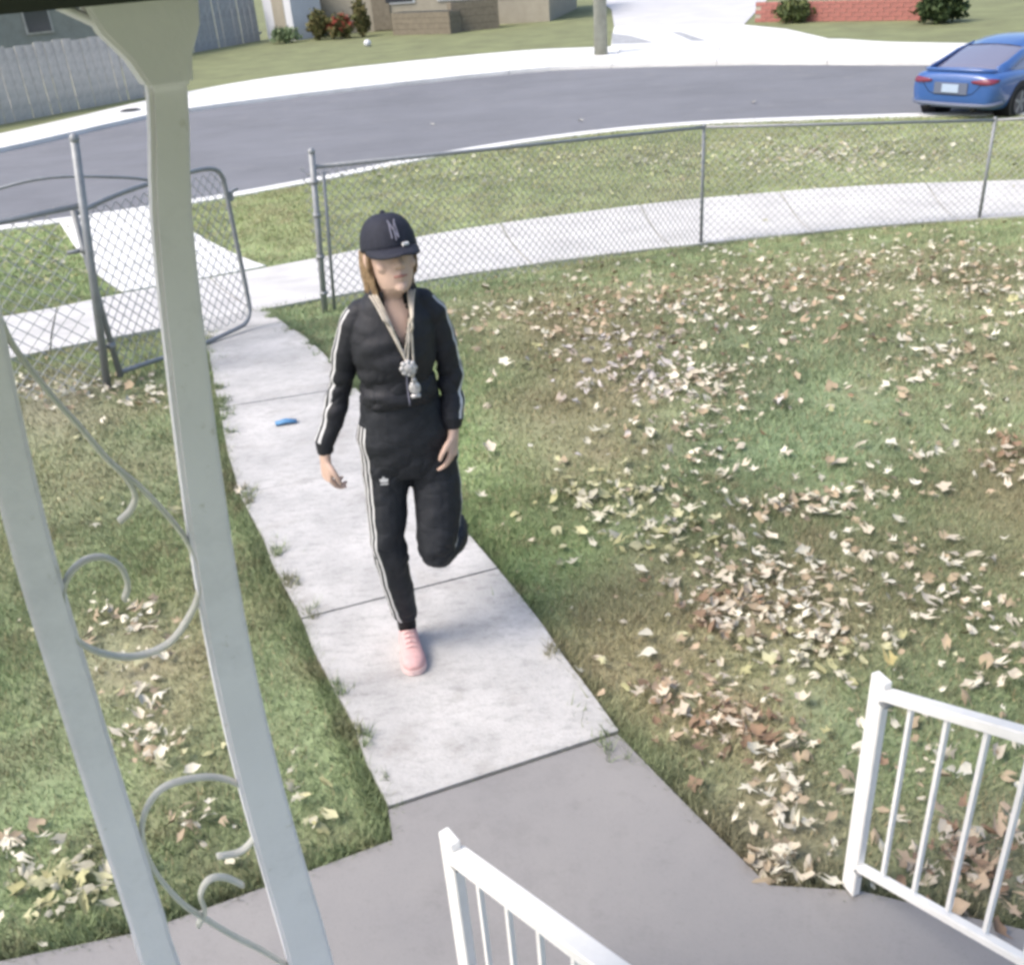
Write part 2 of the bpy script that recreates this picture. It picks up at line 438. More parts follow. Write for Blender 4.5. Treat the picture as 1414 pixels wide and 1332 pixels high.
# far pavement: white slabs with kerb face
pav = tag(empty('far_pavement', (0, 36, ZK)), 'wide white concrete pavement along the far side of the street', kind='structure')
for i in range(30, 130, 5):
    a = RF[i:i + 6].copy(); b = WF[i:i + 6].copy()
    a[-1] = a[-1] * .97 + a[-2] * .03; b[-1] = b[-1] * .97 + b[-2] * .03
    strip('paving_slab', a, b, ZK, M['kerb'], thick=0.25, parent=pav)
# far verge ground
FV = WF.copy(); FO = WF.copy(); FO[:, 1] = 330; FO[:, 0] = WF[:, 0] * 6
strip('far_verge', FV, FO, ZK - 0.02, M['grass_far'], label='green grass beyond the far pavement', cross=12)
# carriage walk across the near verge, and public sidewalk slabs
SN = curve2(sw_near, 61); SF = curve2(sw_far, 61)
side_root = tag(empty('sidewalk', (0, 13, -1.2)), 'pale concrete public sidewalk outside the chain link fence', kind='structure')
for i in range(0, 60, 4):
    a = SN[i:i + 5].copy(); b = SF[i:i + 5].copy()
    a[-1] = a[-1] * .955 + a[-2] * .045; b[-1] = b[-1] * .955 + b[-2] * .045
    strip('paving_slab', a, b, 0, M['sidewalk'], thick=0.10, parent=side_root, cross=6, zoff=0.022 + random.uniform(-.003, .003), follow=True)
cwl = [(-4.55, 11.75), (-5.6, 13.6), (-6.5, 15.3), (-7.3, 16.9)]
cwr = [(-3.05, 12.95), (-4.1, 14.5), (-5.1, 16.1), (-5.9, 17.25)]
cw_root = tag(empty('carriage_walk', (-5, 14.5, -1.3)), 'pale concrete walk crossing the verge from gate to street', kind='structure')
A4, B4 = resample(cwl, 13), resample(cwr, 13)
for i in range(0, 12, 4):
    a = A4[i:i + 5].copy(); b = B4[i:i + 5].copy()
    a[-1] = a[-1] * .95 + a[-2] * .05; b[-1] = b[-1] * .95 + b[-2] * .05
    strip('paving_slab', a, b, 0, M['kerb'], thick=0.10, parent=cw_root, cross=4, zoff=0.02, follow=True)

# front walk: pale slabs, joints as in the place
wl = [(-0.46, 2.19), (-0.885, 3.21), (-1.36, 4.30), (-1.72, 5.42), (-2.03, 6.45), (-2.36, 7.5), (-2.78, 8.0)]
wr = [(0.29, 2.44), (-0.09, 3.46), (-0.51, 4.53), (-0.92, 5.60), (-1.33, 6.65), (-1.76, 7.70), (-2.14, 8.70)]
walk_root = tag(empty('front_walk', (-1, 5, 0)), 'pale concrete front walk leading from the gate to the steps', kind='structure')
for i in range(6):
    g = 0.0035
    def lp(p, q, t): return (p[0] + (q[0] - p[0]) * t, p[1] + (q[1] - p[1]) * t)
    a = resample([lp(wl[i], wl[i + 1], g), lp(wl[i], wl[i + 1], 1 - g)], 6)
    b = resample([lp(wr[i], wr[i + 1], g), lp(wr[i], wr[i + 1], 1 - g)], 6)
    # slightly ragged edges where turf creeps in
    for q in range(1, 5):
        a[q] += (random.uniform(-.012, .012), 0); b[q] += (random.uniform(-.012, .012), 0)
    strip('paving_slab', a, b, 0, M['concrete'], thick=0.10, parent=walk_root, cross=4, zoff=0.022 + 0.003 * (i % 2), follow=True)
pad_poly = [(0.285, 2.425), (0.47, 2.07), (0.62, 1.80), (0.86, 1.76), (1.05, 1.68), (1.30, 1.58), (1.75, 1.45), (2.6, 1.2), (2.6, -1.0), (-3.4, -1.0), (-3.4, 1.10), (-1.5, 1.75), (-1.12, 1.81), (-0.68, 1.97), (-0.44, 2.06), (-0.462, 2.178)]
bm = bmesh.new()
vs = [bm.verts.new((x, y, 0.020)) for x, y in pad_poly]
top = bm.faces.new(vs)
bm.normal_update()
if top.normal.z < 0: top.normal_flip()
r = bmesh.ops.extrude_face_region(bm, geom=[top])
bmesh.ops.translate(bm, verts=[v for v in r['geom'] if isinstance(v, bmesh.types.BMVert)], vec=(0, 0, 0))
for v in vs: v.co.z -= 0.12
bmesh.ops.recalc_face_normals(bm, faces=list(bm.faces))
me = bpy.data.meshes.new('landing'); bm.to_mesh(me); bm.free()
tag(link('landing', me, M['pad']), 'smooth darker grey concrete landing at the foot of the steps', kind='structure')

HR, HN = Vector((0.935, 0.355, 0)), Vector((-0.355, 0.935, 0))     # house axes: along the front, out to the street
HA = math.atan2(0.355, 0.935)
# porch steps and floor under the camera (below the picture's lower edge)
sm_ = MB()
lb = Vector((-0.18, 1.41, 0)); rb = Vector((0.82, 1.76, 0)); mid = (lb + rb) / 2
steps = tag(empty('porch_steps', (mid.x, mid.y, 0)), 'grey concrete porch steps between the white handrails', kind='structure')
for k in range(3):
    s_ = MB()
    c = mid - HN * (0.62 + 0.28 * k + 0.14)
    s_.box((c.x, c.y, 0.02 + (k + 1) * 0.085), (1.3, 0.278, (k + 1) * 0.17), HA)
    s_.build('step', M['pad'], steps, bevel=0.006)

# ------------------------------------------------------------------ ornamental porch column and eave
postR = [(-0.262, 0.892, 2.326), (-0.265, 0.892, 2.256), (-0.283, 0.883, 2.155), (-0.298, 0.875, 2.022), (-0.309, 0.869, 1.909), (-0.319, 0.864, 1.782), (-0.326, 0.860, 1.638), (-0.328, 0.858, 1.471), (-0.326, 0.859, 1.274), (-0.325, 0.860, 1.10), (-0.325, 0.860, 0.03)]
postL = [(-0.412, 0.812, 2.326), (-0.424, 0.805, 2.186), (-0.438, 0.798, 2.066), (-0.449, 0.792, 1.949), (-0.456, 0.789, 1.847), (-0.461, 0.786, 1.714), (-0.466, 0.783, 1.563), (-0.472, 0.780, 1.368), (-0.475, 0.778, 1.20), (-0.478, 0.777, 0.03)]
colm = empty('ornamental_porch_column', (-0.4, 0.82, 0.02))
tag(colm, 'white iron porch column of two bowed bars with scrollwork between', 'porch column')
PD = Vector((0.875, 0.484, 0))
def post_mesh(pts, w0, w1, d):
    """square bar following pts, w0 wide at the top, w1 low down"""
    P = smooth_pts(pts, 3)
    mb = MB(); vs = []; fs = []
    for p in P:
        t = min(1, max(0, (2.32 - p.z) / 1.2))
        w = (w0 + (w1 - w0) * t) / 2
        N_ = Vector((-PD.y, PD.x, 0))
        for i, j in ((-1, -1), (1, -1), (1, 1), (-1, 1)):
            vs.append(p + PD * (i * w) + N_ * (j * d / 2))
    for i in range(len(P) - 1):
        for k in range(4):
            k2 = (k + 1) % 4
            fs.append((i * 4 + k, (i + 1) * 4 + k, (i + 1) * 4 + k2, i * 4 + k2))
    fs.append((0, 1, 2, 3)); b = (len(P) - 1) * 4; fs.append((b + 3, b + 2, b + 1, b))
    mb.add(vs, fs)
    return mb
def soft_build(mb, name, m, parent, bev=0.004):
    o = mb.build(name, m, parent)
    bm = bmesh.new(); bm.from_mesh(o.data)
    es = [e for e in bm.edges if len(e.link_faces) == 2 and e.calc_face_angle(0) > 0.7]
    bmesh.ops.recalc_face_normals(bm, faces=list(bm.faces))
    bmesh.ops.bevel(bm, geom=es, offset=bev, segments=2, affect='EDGES', clamp_overlap=True)
    bm.to_mesh(o.data); bm.free()
    return o
soft_build(post_mesh(postR, 0.031, 0.058, 0.020), 'post', M['iron'], colm)
soft_build(post_mesh(postL, 0.032, 0.042, 0.020), 'post', M['iron'], colm)
SCR = [
 [(-0.421, 0.807, 2.099), (-0.418, 0.809, 2.072), (-0.404, 0.816, 2.024), (-0.391, 0.824, 1.987), (-0.378, 0.831, 1.948), (-0.361, 0.84, 1.914), (-0.347, 0.848, 1.879), (-0.336, 0.854, 1.844), (-0.332, 0.856, 1.812), (-0.336, 0.854, 1.777), (-0.35, 0.847, 1.751), (-0.372, 0.834, 1.729), (-0.396, 0.821, 1.725), (-0.417, 0.809, 1.734), (-0.435, 0.799, 1.752), (-0.446, 0.793, 1.774), (-0.447, 0.793, 1.805), (-0.439, 0.797, 1.836), (-0.423, 0.806, 1.852), (-0.406, 0.816, 1.851), (-0.394, 0.822, 1.836), (-0.392, 0.823, 1.813), (-0.399, 0.82, 1.796)],
 [(-0.378, 0.831, 1.948), (-0.368, 0.836, 1.924), (-0.366, 0.838, 1.903), (-0.373, 0.834, 1.89), (-0.384, 0.828, 1.882)],
 [(-0.352, 0.846, 1.17), (-0.373, 0.834, 1.221), (-0.399, 0.82, 1.275), (-0.421, 0.807, 1.329), (-0.436, 0.799, 1.369), (-0.449, 0.792, 1.431), (-0.45, 0.791, 1.485), (-0.44, 0.797, 1.523), (-0.418, 0.809, 1.546), (-0.386, 0.826, 1.541), (-0.36, 0.841, 1.521), (-0.342, 0.851, 1.489), (-0.336, 0.854, 1.451), (-0.345, 0.849, 1.419), (-0.365, 0.838, 1.403), (-0.389, 0.825, 1.412)],
 [(-0.428, 0.804, 1.318), (-0.417, 0.809, 1.337), (-0.416, 0.81, 1.365), (-0.404, 0.817, 1.382), (-0.388, 0.825, 1.375), (-0.373, 0.834, 1.348)],
]
for k, s in enumerate(SCR):
    mb = MB()
    mb.tube(smooth_pts(s, 5), [(0.0028, 0.0060)] * (5 * (len(s) - 1) + 1), n=8, side=(PD.x, PD.y, 0))
    mb.build('scroll', M['ironscroll'], colm, smooth=True)
# bracket arms curling from the column head to the beam
for s in ([(-0.268, 0.890, 2.270), (-0.280, 0.884, 2.292), (-0.300, 0.873, 2.312), (-0.326, 0.860, 2.330)],):
    mb = MB()
    mb.tube(smooth_pts(s, 5), [(0.004, 0.0075)] * (5 * (len(s) - 1) + 1), n=8, side=(0, 0, 1))
    mb.build('bracket', M['iron'], colm, smooth=True)
cv = []
for z_, w_ in ((2.262, .036), (2.284, .050), (2.306, .078), (2.331, .092)):
    c_ = Vector((-0.263 - (z_ - 2.262) * .12, 0.892, z_)); N_ = Vector((-PD.y, PD.x, 0))
    for i_, j_ in ((-1, -1), (1, -1), (1, 1), (-1, 1)): cv.append(c_ + PD * (i_ * w_ / 2) + N_ * (j_ * .017))
mb = MB(); mb.add(cv, [(0, 1, 2, 3)] + [(4 * i + k, 4 * i + 4 + k, 4 * i + 4 + (k + 1) % 4, 4 * i + (k + 1) % 4) for i in range(3) for k in range(4)] + [(15, 14, 13, 12)])
soft_build(mb, 'capital', M['iron'], colm, .003)
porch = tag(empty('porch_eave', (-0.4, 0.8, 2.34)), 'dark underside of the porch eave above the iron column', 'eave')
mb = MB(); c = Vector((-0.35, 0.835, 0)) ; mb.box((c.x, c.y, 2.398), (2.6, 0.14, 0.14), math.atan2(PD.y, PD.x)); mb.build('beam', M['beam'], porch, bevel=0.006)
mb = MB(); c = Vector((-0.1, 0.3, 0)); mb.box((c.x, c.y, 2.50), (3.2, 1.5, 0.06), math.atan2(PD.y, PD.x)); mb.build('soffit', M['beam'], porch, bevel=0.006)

# ------------------------------------------------------------------ white stair handrails
def handrail(base, label, rail_w, rise, length, post_h, d=(0.335, -0.942, 0), post_w=0.038):
    d = Vector(d).normalized()
    root = empty('stair_handrail', (base.x, base.y, 0.02))
    tag(root, label, 'handrail', 'white stair handrails')
    b = Vector((base.x, base.y, 0.0))
    mb = MB(); mb.box((b.x, b.y, 0.02 + post_h / 2 + .004), (post_w * .62, post_w * 1.25, post_h), math.atan2(d.y, d.x) + math.pi / 2)
    mb.build('post', M['white'], root, bevel=0.002)
    sd = Vector((-d.y, d.x, 0))
    top0 = b + d * 0.022 + Vector((0, 0, post_h - 0.012)); top1 = b + d * length + Vector((0, 0, post_h - 0.012 + rise * length))
    mb = MB(); mb.bar(top0, top1, rail_w, 0.026, side=sd); mb.build('top_rail', M['white'], root, bevel=0.003)
    bot0 = b + d * 0.022 + Vector((0, 0, 0.135)); bot1 = b + d * length + Vector((0, 0, 0.135 + rise * length))
    mb = MB(); mb.bar(bot0, bot1, 0.026, 0.020, side=sd); mb.build('bottom_rail', M['white'], root, bevel=0.002)
    n = int((length - 0.1) / 0.102)
    for k in range(n):
        t = 0.102 * (k + 1)
        p = b + d * t + Vector((0, 0, rise * t))
        mb = MB(); mb.bar(p + Vector((0, 0, 0.150)), p + Vector((0, 0, post_h - 0.024)), 0.0105, 0.0105, side=sd)
        mb.build('baluster', M['white'], root)
    for zc in (post_h - 0.045, 0.115):
        mb = MB(); q = b + d * 0.030; mb.box((q.x, q.y, zc + .012), (0.022, 0.034, 0.006), math.atan2(d.y, d.x)); mb.build('bracket', M['galv'], root)
    return root
handrail(Vector((0.835, 1.765, 0)), 'white stair handrail with balusters standing beside the leaf-strewn lawn', 0.034, 0.50, 1.25, 0.745)
handrail(Vector((-0.185, 1.405, 0)), 'white stair handrail rising from the middle of the grey landing', 0.042, 0.36, 1.0, 0.735, (0.56, -0.83, 0))

# ------------------------------------------------------------------ chain link fence and gate
def chain_mesh(mb, p0, p1, zb0, zb1, zt0, zt1, cell=0.095, r=0.0036):
    """diamond wire between two posts; plan points p0,p1"""
    p0, p1 = Vector((p0[0], p0[1], 0)), Vector((p1[0], p1[1], 0))
    L = (p1 - p0).length; h = max(zt0 - zb0, zt1 - zb1)
    def P(s, v):
        t = s / L
        zb = zb0 + (zb1 - zb0) * t; zt = zt0 + (zt1 - zt0) * t
        q = p0 + (p1 - p0) * t
        return Vector((q.x, q.y, zb + (zt - zb) * v / h))
    nrm = (p1 - p0).cross(Vector((0, 0, 1))).normalized()
    k = -int(h / cell) - 1
    while k * cell < L:
        for sg in (0, 1):
            s0, s1 = k * cell, k * cell + h
            a, b = max(s0, 0), min(s1, L)
            if b - a > 0.01:
                va, vb = (a - s0), (b - s0)
                if sg: va, vb = h - va, h - vb
                A_, B_ = P(a, va), P(b, vb)
                m_ = (A_ + B_) / 2 + nrm * (0.004 if sg else -0.004)
                mb.tube([A_, m_, B_], r, n=3, cap=False)
        k += 1

def fence(label, posts, tops, z_top_extra, skip_first_post=False, round_end=False):
    root = empty('chain_link_fence', (posts[0][0], posts[0][1], zg(*posts[0])))
    tag(root, label, 'fence', 'chain link fences along the front')
    for i, p in enumerate(posts):
        mb = MB(); zb = zg(*p) - 0.05
        r = 0.026 if i == 0 else 0.021
        e = z_top_extra if i == 0 else 0.015
        lean = Vector((0.24, -0.02, 0)) if (i == 0 and z_top_extra > .2) else Vector((0.11, 0, 0)) if i == 0 else Vector((0, 0, 0))
        a_ = Vector((p[0], p[1], zb)); b_ = Vector((p[0], p[1], tops[i] + e)) + lean
        mb.tube([a_, (a_ + b_) / 2, b_], r, n=10)
        mb.ball(b_, (r * 1.15, r * 1.15, r * 1.3), 10, 6)
        mb.build('post', M['galv'], root, smooth=True)
    for i in range(len(posts) - 1):
        a, b = posts[i], posts[i + 1]
        lx = (0.24 if z_top_extra > .2 else .11) * (tops[0] - zg(*posts[0])) / (tops[0] + z_top_extra - zg(*posts[0])) if i == 0 else 0.0
        mb = MB(); mb.tube([(a[0] + lx, a[1], tops[i]), (b[0], b[1], tops[i + 1])], 0.018, n=8); mb.build('top_rail', M['galv'], root, smooth=True)
        mb = MB(); chain_mesh(mb, a, b, zg(*a) + 0.03, zg(*b) + 0.03, tops[i], tops[i + 1])
        tag(mb.build('chain_link_mesh', M['wire'], root), kind='stuff')
    return root
fr = fence('long grey chain link fence running behind the person to the right', [(-1.52, 8.28), (2.59, 12.05), (6.19, 12.28), (9.6, 11.75), (13.4, 10.3)], [0.835, 0.25, 0.025, 0.05, 0.25], 0.12)
# second upright and tension bar beside the terminal post
for (x, y, h0, h1, rr) in ((-1.445, 8.345, -0.45, 0.78, 0.014), ):
    mb = MB(); mb.tube([(x, y, h0), (x + .095, y, h1)], rr, n=8); mb.build('tension_bar', M['galv'], fr, smooth=True)
for zc in (-0.22, 0.1, 0.45, 0.72):
    xc = -1.52 + .11 * (zc + .45) / 1.4; mb = MB(); mb.tube([(xc - .001, 8.28, zc - .015), (xc + .001, 8.28, zc + .015)], 0.036, n=10); mb.build('clamp_band', M['galv'], fr, smooth=True)
fl = fence('short chain link fence with tall leaning post beside the gate', [(-2.62, 6.05), (-3.6, 5.62), (-5.6, 4.6)], [1.13, 1.06, 0.98], 0.38)
mb = MB(); mb.tube(smooth_pts([(-3.45, 5.72, 1.07), (-3.1, 5.92, 1.22), (-2.68, 6.1, 1.29), (-2.3, 6.35, 1.22), (-2.12, 6.62, 1.12)], 6), 0.010, n=6)
mb.build('arched_tube', M['galv'], fl, smooth=True)
# gate, ajar, hinged on the leaning post
gh, gf_ = Vector((-2.53, 6.10, 0)), Vector((-1.97, 7.56, 0))
gate = empty('chain_link_gate', (gh.x, gh.y, zg(gh.x, gh.y)))
tag(gate, 'chain link gate with rounded tube frame standing ajar on the walk', 'gate')
def gp(t, z): 
    q = gh + (gf_ - gh) * t
    return (q.x, q.y, z)
fr_pts = [gp(0, 0.02), gp(0, 0.6), gp(0, 1.06)]
mb = MB(); mb.tube([gp(0, 0.00), gp(0, 1.10)], 0.021, n=8); mb.build('hinge_stile', M['galv'], gate, smooth=True)
top_l = [gp(0, 1.07), gp(.25, 1.09), gp(.5, 1.085), gp(.75, 1.065), gp(.9, 1.04), gp(.97, 1.0), gp(1, 0.93)]
bot_l = [gp(1, 0.93), gp(1, 0.5), gp(1, 0.02), gp(.985, -0.10), gp(.94, -0.155), gp(.85, -0.16), gp(.5, -0.10), gp(0, 0.03)]
mb = MB(); mb.tube(smooth_pts(top_l, 4) + smooth_pts(bot_l, 4)[1:], 0.018, n=8); mb.build('frame', M['galv'], gate, smooth=True)
mb = MB(); chain_mesh(mb, (gh.x, gh.y), (gh.x + (gf_.x - gh.x) * .985, gh.y + (gf_.y - gh.y) * .985), 0.03, -0.13, 1.07, 1.0)
tag(mb.build('chain_link_mesh', M['wire'], gate), kind='stuff')
mb = MB(); mb.bar(gp(.99, 0.82), gp(1.09, 0.83), 0.03, 0.02); mb.box(gp(1.02, 0.80), (0.05, 0.05, 0.07)); mb.build('latch', M['galv'], gate, bevel=0.004)
for z in (0.22, 0.85):
    mb = MB(); mb.tube([(-2.62, 6.05, z), gp(0, z)], 0.014, n=6); mb.ball(gp(0, z), .032, 8, 6); mb.build('hinge', M['galv'], gate, smooth=True)

# ------------------------------------------------------------------ the person
M['skin'] = mat('skin', (0.58, 0.41, 0.33), 0.55, 0.06, 30, 0.05, 200, spec=0.35)
M['jacket'] = mat('black_track_fabric', (0.017, 0.018, 0.023), 0.62, 0.2, 40, 0.15, 350, spec=0.35)
M['trouser'] = mat('black_trouser_fabric', (0.019, 0.021, 0.026), 0.66, 0.2, 40, 0.15, 350, spec=0.3)
M['stripe'] = mat('white_stripe_fabric', (0.58, 0.58, 0.58), 0.7, 0.05, 80)
M['cap'] = mat('dark_cap_cotton', (0.020, 0.022, 0.034), 0.75, 0.2, 60, 0.1, 400)
M['capmark'] = mat('grey_cap_stitching', (0.20, 0.20, 0.26), 0.7)
M['hair'] = mat('fair_hair', (0.26, 0.18, 0.105), 0.5, 0.3, 70, 0.5, 90, col2=(0.16, 0.105, 0.06))
M['shoe'] = mat('pink_shoe_mesh', (0.60, 0.37, 0.36), 0.8, 0.12, 60, 0.4, 300)
M['sole'] = mat('pale_pink_rubber', (0.66, 0.48, 0.46), 0.6)
M['sock'] = mat('black_sock', (0.015, 0.015, 0.017), 0.85)
M['silver'] = mat('silver_pendant', (0.50, 0.49, 0.49), 0.45, 0.5, 120, metal=0.3)
M['cord'] = mat('pale_lanyard', (0.52, 0.47, 0.40), 0.55, 0.2, 90)
M['eye'] = mat('eye_dark', (0.16, 0.12, 0.10), 0.3)
M['lip'] = mat('lip', (0.42, 0.20, 0.17), 0.5)

PF = Vector((0.20, -0.98, 0)).normalized()           # the way the person faces
PS = Vector((0.98, 0.20, 0)).normalized()            # the person's left side
UP = Vector((0, 0, 1))

def ring_loft(mb, rings, n=28):
    """rings: (centre, r_side, r_front, r_back[, tilt up vector]) closed by caps"""
    vs, fs = [], []
    for rg in rings:
        c, rs, rf, rb_ = Vector(rg[0]), rg[1], rg[2], rg[3]
        for k in range(n):
            a = 2 * math.pi * k / n
            ca_, sa = math.cos(a), math.sin(a)
            vs.append(c + PS * (rs * ca_) + PF * ((rf if sa > 0 else rb_) * sa))
    m = len(rings)
    for i in range(m - 1):
        for k in range(n):
            k2 = (k + 1) % n
            fs.append((i * n + k, i * n + k2, (i + 1) * n + k2, (i + 1) * n + k))
    fs.append(tuple(range(n - 1, -1, -1))); fs.append(tuple(range((m - 1) * n, m * n)))
    mb.add(vs, fs)

def remeshed(mb, voxel, smooth_it=4, name='body'):
    me = mesh_from(name, mb.v, mb.f)
    bm = bmesh.new(); bm.from_mesh(me); bmesh.ops.recalc_face_normals(bm, faces=list(bm.faces)); bm.to_mesh(me); bm.free()
    o = bpy.data.objects.new('tmp', me); C.objects.link(o)
    md = o.modifiers.new('r', 'REMESH'); md.mode = 'VOXEL'; md.voxel_size = voxel; md.adaptivity = 0
    if smooth_it:
        s = o.modifiers.new('s', 'SMOOTH'); s.factor = 0.5; s.iterations = smooth_it
    dg = bpy.context.evaluated_depsgraph_get(); dg.update()
    ev = o.evaluated_get(dg)
    out = bpy.data.meshes.new_from_object(ev)
    bpy.data.objects.remove(o)
    out.name = name
    out.polygons.foreach_set('use_smooth', [True] * len(out.polygons))
    return out

def wrinkle(me, fn):
    n = len(me.vertices)
    co = np.empty(n * 3); me.vertices.foreach_get('co', co); co = co.reshape(-1, 3)
    no = np.empty(n * 3); me.vertex_normals.foreach_get('vector', no); no = no.reshape(-1, 3)
    d = np.array([fn(Vector(c)) for c in co])
    me.vertices.foreach_set('co', (co + no * d[:, None]).ravel()); me.update()

def body_pt(x, y, z): return Vector((x, y, z))
J = dict(
    hipR=Vector((-0.425, 2.985, 0.86)), hipL=Vector((-0.268, 3.005, 0.86)),
    kneeR=Vector((-0.450, 2.925, 0.50)), ankR=Vector((-0.437, 2.985, 0.115)),
    kneeL=Vector((-0.288, 2.915, 0.440)), ankL=Vector((-0.256, 3.290, 0.405)),
    shR=Vector((-0.466, 2.975, 1.345)), elR=Vector((-0.543, 3.005, 1.085)), wrR=Vector((-0.622, 2.975, 0.872)),
    shL=Vector((-0.206, 3.010, 1.358)), elL=Vector((-0.176, 3.035, 1.095)), wrL=Vector((-0.182, 2.965, 0.935)),
    neck=Vector((-0.330, 2.985, 1.40)), head=Vector((-0.318, 2.960, 1.535)))

def hand(mb, wrist, dirv, palm_n, thumb_side, curl=0.5):
    """palm + five fingers; dirv along the hand, palm_n out of the palm, thumb_side towards the thumb"""
    d = dirv.normalized(); pn = (palm_n - d * palm_n.dot(d)).normalized(); ts = (thumb_side - d * thumb_side.dot(d) - pn * thumb_side.dot(pn)).normalized()
    # palm as flattened tube
    P = [wrist - d * .03, wrist, wrist + d * .025, wrist + d * .055, wrist + d * .085]
    vs, fs = [], []
    rr = [(.024, .019), (.026, .018), (.033, .016), (.039, .0145), (.038, .012)]
    n = 14
    for p, (a, b) in zip(P, rr):
        for k in range(n):
            an = 2 * math.pi * k / n
            vs.append(p + ts * (a * math.cos(an)) + pn * (b * math.sin(an)))
    for i in range(len(P) - 1):
        for k in range(n):
            fs.append((i * n + k, i * n + (k + 1) % n, (i + 1) * n + (k + 1) % n, (i + 1) * n + k))
    fs.append(tuple(range(n - 1, -1, -1))); fs.append(tuple(range((len(P) - 1) * n, len(P) * n)))
    mb.add(vs, fs)
    for off, ln, r, cu in ((.029, .070, .0085, .8), (.010, .079, .0088, 1.0), (-.010, .073, .0085, 1.15), (-.029, .058, .0076, 1.3)):
        base = wrist + d * (.078 - abs(off) * .15) + ts * off
        pts = [base]; ang = 0.15 * curl; p = base
        for seg, f in enumerate((.45, .32, .23)):
            ang += curl * cu * (.35 if seg == 0 else .55)
            v = d * math.cos(ang) + pn * math.sin(ang) + ts * off * 1.2
            p = p + v.normalized() * ln * f
            pts.append(p)
        mb.tube(smooth_pts(pts, 3), [r * (1.08 - .03 * i) for i in range(10)], n=8)
        mb.ball(pts[-1], r * .8, 8, 6)
    b0 = wrist + d * .022 + ts * .022
    tp = [b0, b0 + d * .022 + ts * .022 + pn * .008, b0 + d * .046 + ts * .030 + pn * .018, b0 + d * .068 + ts * .028 + pn * .026]
    mb.tube(smooth_pts(tp, 3), [.0125 - .0005 * i for i in range(10)], n=8)
    mb.ball(tp[-1], .0075, 8, 6)

person = empty('person', (-0.43, 2.95, 0.024))
tag(person, 'person in black tracksuit with white stripes and dark cap walking up', 'person')

# body: torso, neck, head, legs, arms and hands as one surface
mb = MB()
H = J['head']
HT = -11
HF = Vector((0.36, -0.93, 0)).normalized(); HS = Vector((0.93, 0.36, 0)).normalized()
head_tilt = Matrix.Rotation(math.radians(HT), 3, HS)
def hp(s, f, u):                                         # head-space point (side, front, up), nodding down slightly
    v = head_tilt @ (HS * s + HF * f + UP * u)
    return H + v
hv, hf = [], []
hr = [(-.118, .018, .030, -.012, .050), (-.110, .034, .048, .0, .050), (-.095, .046, .066, .03, .045), (-.075, .054, .076, .05, .035), (-.05, .061, .084, .066, .02), (-.02, .067, .088, .080, .008), (.01, .071, .090, .090, 0), (.04, .073, .088, .094, 0), (.07, .068, .078, .086, 0), (.095, .052, .058, .066, 0), (.11, .028, .03, .036, 0)]
n = 28
for (u, rs, rf, rbk, fo) in hr:
    for k in range(n):
        a = 2 * math.pi * k / n
        s_, f_ = rs * math.cos(a), (rf if math.sin(a) > 0 else max(rbk, 0.012)) * math.sin(a)
        hv.append(hp(s_, f_ + fo * .25, u))
for i in range(len(hr) - 1):
    for k in range(n):
        hf.append((i * n + k, i * n + (k + 1) % n, (i + 1) * n + (k + 1) % n, (i + 1) * n + k))
hf.append(tuple(range(n - 1, -1, -1))); hf.append(tuple(range((len(hr) - 1) * n, len(hr) * n)))
mb.add(hv, hf)
# nose, brow, lips, ears
mb.tube([hp(0, .082, .018), hp(0, .094, -.005), hp(0, .104, -.026), hp(0, .094, -.034)], [.008, .0095, .012, .009], n=8)
mb.ball(hp(.011, .092, -.030), .0085, 8, 6); mb.ball(hp(-.011, .092, -.030), .0085, 8, 6)
mb.tube([hp(-.04, .070, .022), hp(0, .084, .020), hp(.04, .070, .022)], .009, n=8)
mb.tube([hp(-.022, .079, -.056), hp(0, .088, -.053), hp(.022, .079, -.056)], [.005, .0075, .005], n=8)
mb.tube([hp(-.020, .077, -.064), hp(0, .086, -.067), hp(.020, .077, -.064)], [.005, .008, .005], n=8)
mb.ball(hp(0, .072, -.094), (.020, .018, .016), 10, 7)
for s in (-1, 1):
    mb.ball(hp(s * .071, -.008, -.005), (.012, .018, .030), 10, 7)
    mb.ball(hp(s * .040, .056, -.028), (.022, .02, .02), 10, 7)
mb.tube([Vector((-.335, 3.0, 1.30)), J['neck'] + Vector((0, .01, 0)), hp(0, -.01, -.07), hp(0, .0, -.02)], [.062, .052, .050, .05], n=16)
ring_loft(mb, [((-.347, 2.99, .80), .13, .085, .10), ((-.347, 2.99, .92), .155, .095, .11), ((-.352, 2.99, 1.06), .112, .085, .085), ((-.345, 2.99, 1.20), .122, .103, .085), ((-.338, 2.99, 1.29), .124, .097, .083), ((-.335, 2.99, 1.345), .108, .074, .072), ((-.332, 2.99, 1.395), .075, .055, .055)])
mb.tube([J['hipR'], J['kneeR'], J['ankR'] + UP * .06, J['ankR'] - UP * .03], [.065, .040, .024, .018], n=14)
mb.tube([J['hipL'], J['hipL'].lerp(J['kneeL'], .8), J['kneeL'] + Vector((.01, .06, .012)), J['ankL'], J['ankL'] + Vector((0, .03, -.03))], [.062, .040, .030, .026, .024], n=14)
mb.tube([J['shR'] + PS * .035 - UP * .02, J['elR'], J['wrR']], [.031, .027, .020], n=12)
mb.tube([J['shL'] - PS * .035 - UP * .02, J['elL'], J['wrL']], [.031, .027, .020], n=12)
hand(mb, J['wrR'] + Vector((-.004, -.005, -.012)), Vector((-.06, -.02, -1)), PS + PF * -.35, PF, 1.15)
hand(mb, J['wrL'] + Vector((0, -.006, -.012)), Vector((-.14, -.22, -1)), -PS + PF * -.55, PF - PS * .4, 0.75)
body_me = remeshed(mb, 0.0042, 2, 'body')
body = link('body', body_me, M['skin'], person)

